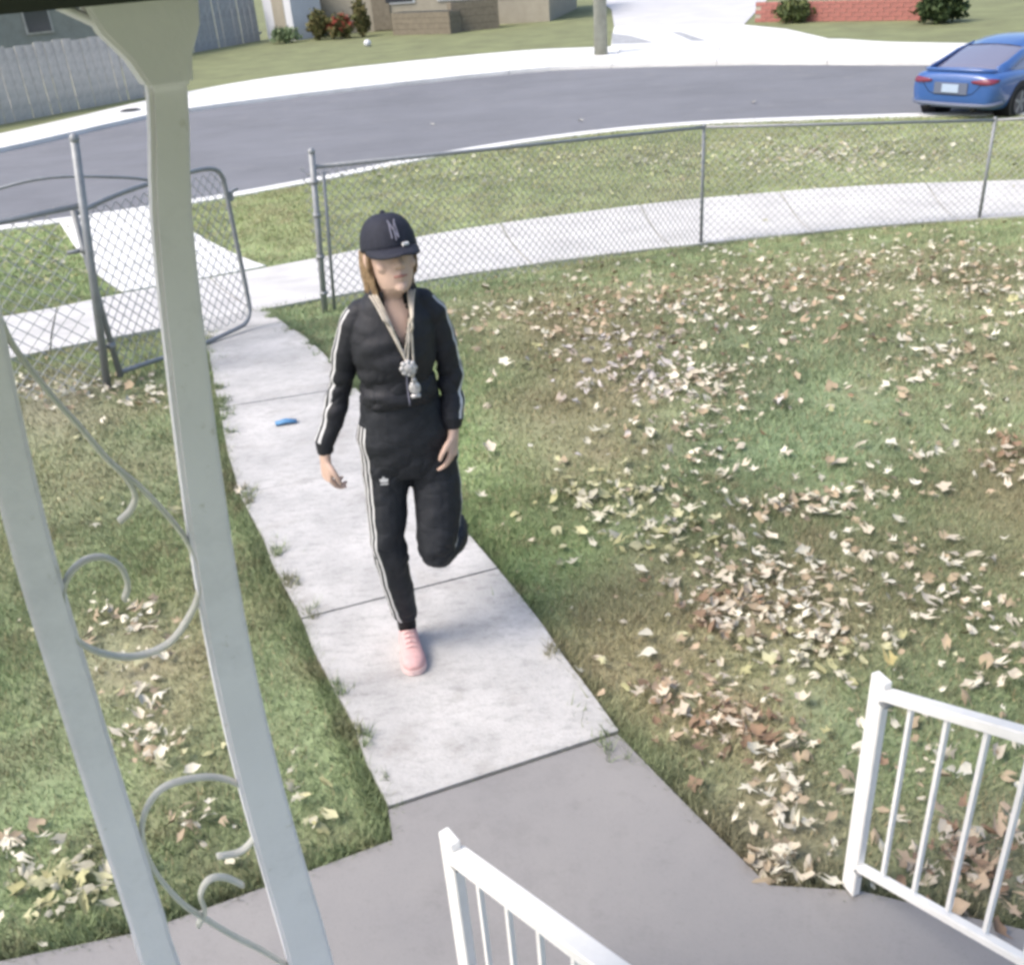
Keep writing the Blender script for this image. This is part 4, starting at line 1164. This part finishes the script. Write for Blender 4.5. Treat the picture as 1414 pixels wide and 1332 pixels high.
# ------------------------------------------------------------------ far side of the street
ZF = ZK - 0.02
M['boards_grey'] = mat('weathered_grey_board', (0.36, 0.37, 0.385), 0.85, 0.15, 5, 0.2, 40, col2=(0.30, 0.31, 0.32))
M['boards_pale'] = mat('bleached_fence_board', (0.50, 0.48, 0.44), 0.9, 0.12, 4, 0.2, 40, col2=(0.40, 0.385, 0.36))
M['beige'] = mat('beige_stucco', (0.34, 0.31, 0.25), 0.9, 0.08, 3, 0.2, 30)
M['offwhite'] = mat('white_siding', (0.62, 0.63, 0.66), 0.7, 0.05, 2)
M['brownwood'] = mat('brown_timber', (0.19, 0.165, 0.125), 0.85, 0.2, 6, 0.2, 40)
M['roofdark'] = mat('dark_shingle', (0.05, 0.055, 0.05), 0.9, 0.3, 8)
M['olive'] = mat('olive_siding', (0.28, 0.285, 0.255), 0.85, 0.12, 3)
M['redbrick'] = mat('red_painted_brick', (0.38, 0.15, 0.125), 0.85, 0.15, 8, 0.2, 30, col2=(0.30, 0.135, 0.12))
M['pole'] = mat('pale_wood_pole', (0.30, 0.305, 0.255), 0.85, 0.15, 4)
M['drive'] = mat('driveway_grey', (0.50, 0.50, 0.51), 0.9, 0.08, 0.8)
M['win'] = mat('window_glass_dark', (0.05, 0.055, 0.065), 0.1, spec=0.6)

def board_fence(name, label, p0, p1, h, bw, m, cat='fence', rail=True):
    root = empty(name, (p0[0], p0[1], ZF)); tag(root, label, cat)
    a, b = Vector((p0[0], p0[1], 0)), Vector((p1[0], p1[1], 0)); L = (b - a).length; d = (b - a) / L; rz = math.atan2(d.y, d.x)
    n = int(L / bw); me = None
    for k in range(n):
        if me is None:
            mb = MB(); mb.box((0, 0, h / 2), (bw * .93, .03, h)); me = mesh_from('board', mb.v, mb.f); me.materials.append(m)
        o = bpy.data.objects.new('board', me); C.objects.link(o); o.parent = root
        c = a + d * (bw * (k + .5)) - Vector((p0[0], p0[1], 0))
        o.location = (c.x + random.uniform(-.012, .012), c.y + random.uniform(-.012, .012), 0); o.rotation_euler = (0, 0, rz)
        o.scale = (1, 1, random.uniform(.975, 1.02))
    for z in (.35, h - .3):
        mb = MB(); q = a + Vector((-d.y, d.x, 0)) * .06; q2 = b + Vector((-d.y, d.x, 0)) * .06
        mb.bar((q.x, q.y, ZF + z), (q2.x, q2.y, ZF + z), .1, .05, side=(0, 0, 1)); mb.build('fence_rail', m, root)
    return root
board_fence('board_fence', 'tall bleached wooden board fence beside the far pavement at the bend', (-15.6, 27.9), (-10.6, 34.4), 1.95, .30, M['boards_pale'])
board_fence('board_fence', 'grey upright board fence next to the white shed across the street', (-15.2, 47.0), (-10.9, 55.2), 2.9, .45, M['boards_grey'])

def wall_box(mb, p0, p1, depth, z0, z1):
    a, b = Vector((p0[0], p0[1], 0)), Vector((p1[0], p1[1], 0)); d = (b - a).normalized(); nrm = Vector((-d.y, d.x, 0))
    c = (a + b) / 2 + nrm * depth / 2
    mb.box((c.x, c.y, (z0 + z1) / 2), ((b - a).length, depth, z1 - z0), math.atan2(d.y, d.x))
    return a, b, d, nrm
# white garden shed
sh = empty('garden_shed', (-9.6, 54, ZF)); tag(sh, 'white garden shed standing between the grey fence and the beige house', 'shed')
mb = MB(); wall_box(mb, (-10.45, 54.2), (-8.9, 53.0), 2.0, ZF, ZF + 2.3); mb.build('wall', M['offwhite'], sh)
mb = MB(); wall_box(mb, (-10.65, 54.2), (-8.75, 52.75), 2.4, ZF + 2.302, ZF + 2.5); mb.build('roof', M['roofdark'], sh)
mb = MB(); wall_box(mb, (-9.95, 53.78), (-9.3, 53.28), .03, ZF + .02, ZF + 1.9); mb.build('door', M['beige'], sh)
# beige house across the street
ho = empty('beige_house', (-3, 54, ZF)); tag(ho, 'beige stucco house with timber planters across the street', 'house')
mb = MB(); a, b, d, nr = wall_box(mb, (-8.6, 55.9), (3.6, 52.6), 8.0, ZF, ZF + 3.0); mb.build('wall', M['beige'], ho)
mb = MB(); wall_box(mb, (-9.0, 55.6), (4.0, 52.1), 9.0, ZF + 3.002, ZF + 3.3); rf2 = mb.build('roof', M['roofdark'], ho)
mb = MB(); rg = Vector((-2.5, 58.5, ZF + 3.3)); mb.add([(-9.0, 55.6, ZF + 3.3), (4.0, 52.1, ZF + 3.3), (6.3, 60.8, ZF + 3.3), (-6.7, 64.3, ZF + 3.3), (-5.5, 60.0, ZF + 5.6), (3.2, 57.6, ZF + 5.6)], [(0, 1, 5, 4), (1, 2, 5), (2, 3, 4, 5), (3, 0, 4)]); mb.build('roof_slope', M['roofdark'], rf2)
for t in (.40, .62, .86):
    q = a.lerp(b, t) - nr * .03; e = d * .8
    mb = MB(); mb.bar((q - e) + UP * (ZF + 1.75), (q + e) + UP * (ZF + 1.75), 1.1, .08, side=(0, 0, 1)); w = mb.build('window', M['offwhite'], ho)
    mb = MB(); q2 = q - nr * .05; e = d * .72; mb.bar((q2 - e) + UP * (ZF + 1.75), (q2 + e) + UP * (ZF + 1.75), .95, .03, side=(0, 0, 1)); mb.build('pane', M['win'], w)
q = a.lerp(b, .32) - nr * .04; mb = MB(); mb.bar(q + UP * (ZF + .05), q + UP * (ZF + 2.1), .95, .08, side=d); dr = mb.build('door', M['brownwood'], ho)
# timber planters in front of it
def planter(label, p0, p1, h):
    r = empty('timber_planter', (p0[0], p0[1], ZF)); tag(r, label, 'planter', 'timber planters across the street')
    for k in range(4):
        mb = MB(); wall_box(mb, p0, p1, .9 - .004 * k, ZF + k * h / 4 + .004, ZF + (k + 1) * h / 4 - .006); mb.build('plank', M['brownwood'], r)
    mb = MB(); wall_box(mb, (p0[0] + .1, p0[1] + .1), (p1[0] - .1, p1[1] + .1), .72, ZF + h - .03, ZF + h + .01); mb.build('soil', M['roofdark'], r)
planter('long low brown timber planter below the beige house windows', (-4.0, 51.6), (-1.2, 49.6), .95)
planter('taller brown timber planter at the end beside the grey driveway', (-1.1, 50.4), (1.1, 50.9), 1.25)
# olive house behind the bleached fence
oh = empty('olive_house', (-19, 44, ZF)); tag(oh, 'olive grey house with dark eaves behind the bleached board fence', 'house')
mb = MB(); a, b, d, nr = wall_box(mb, (-26.5, 36.5), (-15.2, 46.5), 8.0, ZF, ZF + 3.4); mb.build('wall', M['olive'], oh)
mb = MB(); wall_box(mb, (-27.2, 35.6), (-15.0, 45.9), 9.2, ZF + 3.402, ZF + 3.8); mb.build('roof', M['roofdark'], oh)
for t in (.35, .55, .78):
    q = a.lerp(b, t) - nr * .03; e = d * .55
    mb = MB(); mb.bar((q - e) + UP * (ZF + 2.2), (q + e) + UP * (ZF + 2.2), 1.2, .08, side=(0, 0, 1)); w = mb.build('window', M['boards_pale'], oh)
    mb = MB(); q2 = q - nr * .05; e = d * .47; mb.bar((q2 - e) + UP * (ZF + 2.2), (q2 + e) + UP * (ZF + 2.2), 1.05, .03, side=(0, 0, 1)); mb.build('pane', M['win'], w)
# utility pole
po = empty('utility_pole', (4.15, 35.92, ZK)); tag(po, 'pale wooden utility pole standing on the far pavement', 'pole')
mb = MB(); mb.tube([(4.15, 35.92, ZK - .02), (4.15, 35.92, ZK + 4), (4.15, 35.92, ZK + 8.5)], [.23, .20, .15], n=16); pm = mb.build('shaft', M['pole'], po, smooth=True)
mb = MB(); mb.bar((3.0, 35.75, ZK + 7.9), (5.3, 35.75, ZK + 7.9), .12, .1, side=(0, 1, 0)); mb.build('crossarm', M['pole'], po)
# driveway apron and lane, flat darker grey strips on the apron
def sheet(name, pts, z, m, label, kind='structure'):
    me = mesh_from(name, [(x, y, z) for x, y in pts], [tuple(range(len(pts)))])
    if me.polygons[0].normal.z < 0: me.flip_normals()
    return tag(link(name, me, m), label, kind=kind)
sheet('driveway', [(4.7, 37.6), (5.3, 42), (5.94, 46.29), (7.34, 45.2), (10.65, 42.6), (11.52, 39.52), (11.7, 34.9), (8.1, 36.6)], ZK + .004, M['kerb'], 'white concrete driveway apron beyond the street')
sheet('driveway_lane', [(5.95, 46.31), (7.35, 45.22), (10.66, 42.62), (15.2, 56), (19, 75), (8.0, 75), (7.2, 57)], ZK + .002, M['drive'], 'grey driveway running back from the white apron')
sheet('dark_strip', [(5.47, 43.32), (5.99, 41.8), (6.4, 38.31), (4.92, 39.0)], ZK + .008, M['boards_grey'], 'dark grey wedge beside the driveway apron')
sheet('dark_strip', [(7.59, 42.0), (7.95, 41.64), (8.1, 37.68), (7.66, 38.07)], ZK + .008, M['boards_grey'], 'narrow dark strip along the driveway apron')
# red brick garden wall with bushes
bw_ = empty('brick_wall', (13.5, 41, ZF)); tag(bw_, 'low red brick garden wall beyond the street lawn', 'wall')
A_, B_ = Vector((11.4, 43.6, 0)), Vector((16.6, 38.9, 0)); L = (B_ - A_).length; d = (B_ - A_).normalized(); rz = math.atan2(d.y, d.x)
mb = MB(); mb.box((0, 0, 0), (.46, .22, .135)); bme = mesh_from('brick', mb.v, mb.f); bme.materials.append(M['redbrick'])
for r_ in range(5):
    nb = int(L / .48)
    for k in range(nb):
        o = bpy.data.objects.new('brick', bme); C.objects.link(o); o.parent = bw_
        q = A_ + d * (.48 * (k + .5 + (.5 if r_ % 2 else 0)))
        o.location = (q.x - 13.5, q.y - 41, .075 + r_ * .148); o.rotation_euler = (0, 0, rz + random.uniform(-.01, .01))
mb = MB(); mb.box(((A_.x + B_.x) / 2, (A_.y + B_.y) / 2, ZF + .37), (L, .17, .73), rz); mb.build('mortar', M['beige'], bw_)

# leafy shrubs
def leaf_cloud(n, c, r, size, cols, seed, zmin):
    g = np.random.default_rng(seed)
    d = g.normal(size=(n, 3)); d /= np.linalg.norm(d, axis=1)[:, None]
    rad = g.random(n) ** .4
    lump = np.array([0.75 + .5 * noise.noise(Vector(v) * 2.2 + Vector((seed, 0, 0))) for v in d])
    p = np.array(c) + d * (rad * lump)[:, None] * np.array(r)
    p[:, 2] = np.maximum(p[:, 2], zmin)
    u = g.normal(size=(n, 3)); u /= np.linalg.norm(u, axis=1)[:, None]
    w = np.cross(u, g.normal(size=(n, 3))); w /= np.linalg.norm(w, axis=1)[:, None]
    s = size * (0.6 + .8 * g.random(n))[:, None]
    V = np.stack([p - u * s, p + w * s * .5, p + u * s, p - w * s * .5], 1).reshape(-1, 3)
    F = np.arange(4 * n).reshape(-1, 4)
    ci = g.integers(0, len(cols), n)
    col = np.array(cols)[ci] * (0.75 + .5 * g.random((n, 1)))
    col = np.repeat(col, 4, 0)
    return V, F, col
def col_mesh(name, V, F, col):
    me = bpy.data.meshes.new(name)
    nv, nf, k = len(V), len(F), F.shape[1]
    me.vertices.add(nv); me.vertices.foreach_set('co', np.ascontiguousarray(V, dtype=np.float32).ravel())
    me.loops.add(nf * k); me.loops.foreach_set('vertex_index', np.ascontiguousarray(F, dtype=np.int32).ravel())
    me.polygons.add(nf); me.polygons.foreach_set('loop_start', np.arange(0, nf * k, k, dtype=np.int32))
    me.update(calc_edges=True)
    a = me.color_attributes.new('Col', 'FLOAT_COLOR', 'POINT')
    a.data.foreach_set('color', np.concatenate([col, np.ones((nv, 1))], 1).astype(np.float32).ravel())
    return me
def shrub(label, c, r, cols, seed, n=1400, size=.10, flowers=None):
    root = empty('shrub', (c[0], c[1], ZF)); tag(root, label, 'shrub', 'shrubs across the street')
    V, F, col = leaf_cloud(n, (c[0], c[1], ZF + r[2] * .8), r, size, cols, seed, ZF + .03)
    link('foliage', col_mesh('foliage', V, F, col), M['blade'], root)
    mb = MB()
    for k in range(5):
        a = k * 1.3 + seed
        mb.tube([(c[0], c[1], ZF - .02), (c[0] + r[0] * .25 * math.cos(a), c[1] + r[1] * .25 * math.sin(a), ZF + r[2] * .5), (c[0] + r[0] * .5 * math.cos(a), c[1] + r[1] * .5 * math.sin(a), ZF + r[2] * 1.1)], [.03, .02, .01], n=5)
    mb.build('stem', M['brownwood'], root)
    if flowers:
        V, F, col = leaf_cloud(flowers[0], (c[0], c[1], ZF + r[2] * .9), (r[0] * 1.02, r[1] * 1.05, r[2] * .8), .09, [flowers[1]], seed + 5, ZF + .1)
        link('flowers', col_mesh('flowers', V, F, col), M['blade'], root)
GRN = [(.10, .13, .05), (.13, .15, .06), (.08, .10, .045)]
OLV = [(.16, .14, .06), (.13, .12, .05), (.10, .11, .045)]
shrub('pale green weedy shrub at the foot of the white shed', (-9.2, 51.9), (.9, .6, .45), [(.16, .22, .11), (.2, .25, .14)], 2, 700)
shrub('olive shrub left of the red flowering one by the beige house', (-7.6, 52.2), (.65, .6, .85), OLV, 3)
shrub('red flowering shrub before the beige house wall', (-6.5, 51.9), (.8, .6, .7), OLV, 4, 1100, .10, (420, (.30, .07, .05)))
shrub('upright brownish shrub right of the red flowering one', (-5.5, 52.0), (.5, .5, 1.0), OLV, 5)
shrub('dark green round bush at the end of the red brick wall', (16.4, 37.6), (1.1, .9, .75), [(.045, .07, .03), (.06, .085, .035)], 6, 1800, .12)
shrub('low green bush in front of the red brick wall', (12.4, 41.9), (.9, .6, .55), GRN, 7, 1200)
shrub('loose olive bush showing above the bleached board fence', (-17.6, 36.2), (2.2, 1.6, 1.5), [(.13, .14, .085), (.17, .17, .11)], 8, 2600, .16)

# ------------------------------------------------------------------ small things on the ground
M['bluepaint'] = mat('blue_plastic', (0.10, 0.24, 0.42), 0.5)
mb = MB(); vs = []
P = [(-1.318, 5.085, .034), (-1.26, 5.10, .040), (-1.20, 5.105, .033)]
mb.tube(P, [(.010, .022), (.012, .026), (.008, .020)], n=8, side=(0, 0, 1))
tag(mb.build('litter_wrapper', M['bluepaint'], None, smooth=True), 'small crumpled blue wrapper lying on the front walk', 'litter')
M['yellow'] = mat('yellow_leaf', (0.42, 0.36, 0.16), 0.7, 0.1, 30)
tag_dr = empty('drain_cover', (-10.3, 30.75, ZK)); tag(tag_dr, 'small dark drain cover set in the far white pavement', 'drain cover')
mb = MB(); mb.tube([(-10.3, 30.75, ZK - .02), (-10.3, 30.75, ZK + .03)], .3, n=16); mb.build('rim', M['galv'], tag_dr)
mb = MB(); mb.tube([(-10.3, 30.75, ZK + .03), (-10.3, 30.75, ZK + .045)], .24, n=16); mb.build('lid', M['black'], tag_dr)
mb = MB(); mb.ball((-4.76, 46.57, ZF + .13), (.16, .16, .15), 12, 8)
tag(mb.build('white_rock', M['offwhite'], None, smooth=True), 'white rock lying on the grass across the street', 'rock')

# ------------------------------------------------------------------ grass blades
walk_poly = wl + wr[::-1]
cw_poly = [tuple(p) for p in cwl] + [tuple(p) for p in cwr[::-1]]
SWP = [tuple(p) for p in SN] + [tuple(p) for p in SF[::-1]]
def free(x, y, m=0.0):
    k = ~inside(x, y, walk_poly) & ~inside(x, y, pad_poly) & ~inside(x, y, SWP) & ~inside(x, y, cw_poly)
    yk = np.interp(x, KN[:, 0], KN[:, 1])
    return k & (y < yk - .03)
def in_view(x, y):
    """ground the place shows from the porch, with a margin for other standpoints"""
    return (x > -0.62 * y - 1.3) & (x < 0.62 * y + 1.4)
def blades(n, y0, y1, h, w, seed, bend=.5):
    g = np.random.default_rng(seed)
    y = np.sqrt(g.random(n) * (y1 ** 2 - y0 ** 2) + y0 ** 2)
    x = -0.62 * y - 1.3 + g.random(n) * (1.24 * y + 2.7)
    dens = vnoise(x, y, .30, 21) * .6 + vnoise(x, y, .1, 22) * .4
    k = free(x, y) & (g.random(n) < .35 + .9 * dens)
    bare = np.zeros(n)
    for cx, cy, a, b, c, t in PATCH:
        if t != 'bare': continue
        det = a * c - b * b; dx, dy = x - cx, y - cy
        bare = np.maximum(bare, np.exp(-.5 * (c * dx * dx - 2 * b * dx * dy + a * dy * dy) / det))
    k &= g.random(n) > bare * .75
    x, y = x[k], y[k]; n = len(x)
    z = z_base(y) - .012
    hh = h * (.45 + .8 * g.random(n)) * (.7 + .6 * vnoise(x, y, .4, 23)); ww = w * (.6 + .7 * g.random(n))
    a = g.random(n) * 2 * np.pi; b_ = g.random(n) * 2 * np.pi; ln = hh * (.25 + bend * 1.4 * g.random(n))
    ux, uy = np.cos(a) * ww / 2, np.sin(a) * ww / 2
    tipx, tipy = x + np.cos(b_) * ln, y + np.sin(b_) * ln
    V = np.stack([np.stack([x - ux, y - uy, z], 1), np.stack([x + ux, y + uy, z], 1), np.stack([tipx, tipy, z + hh], 1)], 1).reshape(-1, 3)
    col = lawn_col(x, y) * (1.12 * (.65 + .7 * g.random((n, 1))))
    dry = (g.random(n) < .11)[:, None]
    col = np.where(dry, np.array((.36, .31, .19)) * (.7 + .6 * g.random((n, 1))), col)
    return V, np.repeat(col, 3, 0)
parts = [blades(380000, 1.45, 4.2, .030, .0042, 31), blades(320000, 4.2, 8.0, .034, .0065, 32), blades(210000, 8.0, 13.0, .042, .009, 33), blades(270000, 13.0, 22.0, .045, .014, 34)]
# taller fringe along walk and landing edges
def fringe(poly, n, seed, spread=.045):
    g = np.random.default_rng(seed); P = np.array(poly); seg = np.linalg.norm(np.diff(P, axis=0), axis=1)
    t = g.random(n) * seg.sum(); cs = np.concatenate([[0], np.cumsum(seg)])
    k = np.clip(np.searchsorted(cs, t) - 1, 0, len(seg) - 1); f = (t - cs[k]) / seg[k]
    p = P[k] + (P[k + 1] - P[k]) * f[:, None] + g.normal(size=(n, 2)) * spread
    x, y = p[:, 0], p[:, 1]; k_ = free(x, y); lim = .6 * vnoise(x, y, .12, 51) + .4 * vnoise(x, y, .03, 52); m = k_ | ((lim > .66) & (y > 2.3)); x, y = x[m], y[m]; n = len(x); z = z_base(y) + np.where(k_[m], -.012, .016)
    hh = .042 * (.5 + g.random(n)); a = g.random(n) * 6.283; b = g.random(n) * 6.283; ln = hh * g.random(n) * 1.2
    V = np.stack([np.stack([x - .0022 * np.cos(a), y - .0022 * np.sin(a), z], 1), np.stack([x + .0022 * np.cos(a), y + .0022 * np.sin(a), z], 1), np.stack([x + np.cos(b) * ln, y + np.sin(b) * ln, z + hh], 1)], 1).reshape(-1, 3)
    col = lawn_col(x, y) * (.95 * (.6 + .8 * g.random((n, 1))))
    return V, np.repeat(col, 3, 0)
parts += [fringe(wl, 24000, 41, .035), fringe(wr, 24000, 42, .035), fringe([(0.285, 2.425), (0.47, 2.07), (0.62, 1.80), (0.86, 1.76), (1.05, 1.68), (1.30, 1.58), (1.75, 1.45)], 9000, 43), fringe([(-1.9, 1.62), (-1.5, 1.75), (-1.12, 1.81), (-0.68, 1.97), (-0.44, 2.06), (-0.462, 2.178)], 9000, 44), fringe([tuple(p) for p in SN], 9000, 45, .06)]
V = np.concatenate([p[0] for p in parts]); col = np.concatenate([p[1] for p in parts])
gme = col_mesh('grass', V, np.arange(len(V)).reshape(-1, 3), col)
tag(link('grass', gme, M['blade']), 'patchy green and straw coloured lawn grass of the yard and verge', kind='stuff')

# ------------------------------------------------------------------ fallen leaves
LC = {0: [(.62, .59, .48), (.52, .47, .37), (.36, .29, .20)], 1: [(.44, .34, .24), (.24, .165, .11), (.54, .48, .38)], 2: [(.43, .40, .38), (.49, .45, .42), (.36, .31, .26)], 3: [(.38, .37, .20), (.43, .42, .26), (.48, .46, .36)]}
def leaf_shape(seed):
    """dry leaf: irregular lobes, folded along the midrib and curled"""
    g = random.Random(seed)
    m = g.choice([9, 11, 11]); pts = []; lob = g.choice((.5, .65, .8, .95))
    wid = g.uniform(.5, .95); fold = g.uniform(-.1, 1.1); curl = g.uniform(.15, 1.1); twist = g.uniform(-.6, .6)
    for i in range(m):
        a = math.radians(-155 + 310 * i / (m - 1)) + g.uniform(-.14, .14); r = (1.0 if i % 2 == 0 else lob) * g.uniform(.68, 1.15)
        x, y = r * math.sin(a) * wid, r * math.cos(a)
        pts.append((x * (1 - .25 * abs(fold)), y * .95, fold * abs(x) + curl * (y - .1) ** 2 * .45 + twist * x * y + g.uniform(-.06, .10)))
    V = [(0, -.05, 0.0)] + pts + [(0.035, -1.15, .12), (-.03, -1.12, .10)]
    F = [(0, i, i + 1) for i in range(1, m)] + [(0, m + 1, m + 2)]
    return V, F
SHAPES = [leaf_shape(s) for s in range(16)]
g = np.random.default_rng(77)
leaves = []
for cx, cy, l00, l10, l11, n, t in LEAF:
    n = int(n * (2.0 if cy < 4.5 else 2.9))
    e = g.normal(size=(n, 2)) * np.where(g.random((n, 1)) < .28, 1.8, .9)
    x, y = cx + l00 * e[:, 0], cy + l10 * e[:, 0] + l11 * e[:, 1]
    for a, b in zip(x, y): leaves.append((a, b, t))
n = 480
y = np.sqrt(g.random(n) * (12 ** 2 - 1.8 ** 2) + 1.8 ** 2); x = -.3 + g.random(n) * .62 * y
for a, b in zip(x, y): leaves.append((a, b, 0 if g.random() < .7 else 3))
n = 60
y = 1.9 + g.random(n) * 5; x = -.35 * y - g.random(n) * .3 * y
for a, b in zip(x, y): leaves.append((a, b, 3))
X = np.array([l[0] for l in leaves]); Y = np.array([l[1] for l in leaves])
edge_ok = ~((X > -.6) & (X < .4) & (Y < 2.6)) & ~inside(X, Y, walk_poly) & ~inside(X, Y, [(p[0], p[1]) for p in pad_poly]) 
onside = inside(X, Y, SWP)
keep = edge_ok & (~onside | (g.random(len(X)) < .06)) & (Y < np.interp(X, KN[:, 0], KN[:, 1])) & in_view(X, Y)
leaves = [l for l, k in zip(leaves, keep) if k]
leaves.sort(key=lambda l: math.hypot(l[0], l[1]))
LM = {}
for t, cs in LC.items():
    for i, c in enumerate(cs):
        LM[t, i] = mat('dry_leaf', c, .75, .12, 20)
LMESH = {}
NAMES = {0: 'pale cream', 1: 'brown', 2: 'greyish', 3: 'yellowish'}
ZONES = ((lambda x, y: x < -.3, 'on the lawn strip behind the iron column', 'fallen leaves left of the walk'),
         (lambda x, y: y < 2.35, 'on the grass beside the landing and handrail', 'fallen leaves by the landing'),
         (lambda x, y: y < 3.4, 'in the leaf drift between walk and handrail', 'fallen leaves in the near drift'),
         (lambda x, y: True, 'scattered over the green middle of the lawn', 'fallen leaves on the middle lawn'))
rest = []
def leaf_xf(x, y, s, r):
    z = zg(x, y) + r.uniform(.012, .036)
    return Matrix.Translation((x, y, z)) @ Matrix.Rotation(r.uniform(0, 6.283), 4, 'Z') @ Matrix.Rotation(r.gauss(0, .38), 4, 'X') @ Matrix.Rotation(r.gauss(0, .38), 4, 'Y') @ (Matrix.Rotation(math.pi, 4, 'X') if r.random() < .35 else Matrix.Identity(4)) @ Matrix.Scale(s, 4)
rr = random.Random(5)
for i, (x, y, t) in enumerate(leaves):
    s = rr.choice((rr.uniform(.010, .022), rr.uniform(.022, .040), rr.uniform(.032, .054))) * (1.0 if y < 9 else 1.25 if y < 13 else 1.5)
    if y < 3.4: s *= .82
    ci = rr.randrange(3); si = rr.randrange(16)
    mx = leaf_xf(x, y, s, rr)
    if i < 300:
        key = (t, ci, si)
        if key not in LMESH:
            me = mesh_from('fallen_leaf', *SHAPES[si], True); me.materials.append(LM[t, ci]); LMESH[key] = me
        o = bpy.data.objects.new('fallen_leaf', LMESH[key]); C.objects.link(o); o.matrix_world = mx
        for fn, ph, gr in ZONES:
            if fn(x, y):
                tag(o, '%s fallen leaf %s' % (NAMES[t], ph), 'leaf', gr + ', ' + NAMES[t]); break
    else:
        rest.append((mx, si, LC[t][ci]))
V, F, col = [], [], []
for mx, si, c in rest:
    b = len(V); sv, sf = SHAPES[si]
    f = rr.uniform(.8, 1.15)
    for v in sv: V.append(tuple(mx @ Vector(v))); col.append([q * f for q in c])
    F += [tuple(k + b for k in q) for q in sf]
tag(link('fallen_leaves', col_mesh('fallen_leaves', np.array(V), np.array(F), np.array(col)), M['leafmix']), 'dry leaves scattered over the far lawn and verge', kind='stuff')
# one bright yellow leaf behind the rail post, a few leaves on the road and landing
def single(label, x, y, z, s, m, seed, tilt=.2):
    V_, F_ = leaf_shape(seed); me = mesh_from('fallen_leaf', V_, F_, True); me.materials.append(m)
    o = bpy.data.objects.new('fallen_leaf', me); C.objects.link(o)
    o.location = (x, y, z); o.scale = (s, s, s); o.rotation_euler = (tilt, tilt * .5, seed)
    return tag(o, label, 'leaf', 'single leaves')
single('bright yellow leaf on the grass behind the handrail post', 1.27, 2.64, .05, .055, M['yellow'], 3)
single('dark brown leaf at the foot of the handrail post', .97, 1.765, .035, .030, LM[1, 1], 12, .5)
single('dark brown leaf under the low end of the handrail', 1.15, 1.60, .035, .036, LM[1, 1], 13, .6)
single('cream leaf on the asphalt in front of the fence terminal post', -1.2, 24.5, ZR + .03, .10, LM[0, 0], 14)
single('cream leaf on the asphalt in line with the utility pole', 2.2, 23.4, ZR + .03, .11, LM[0, 0], 15)
single('cream leaf on the asphalt near the parked car', 6.3, 24.0, ZR + .03, .10, LM[0, 1], 16)
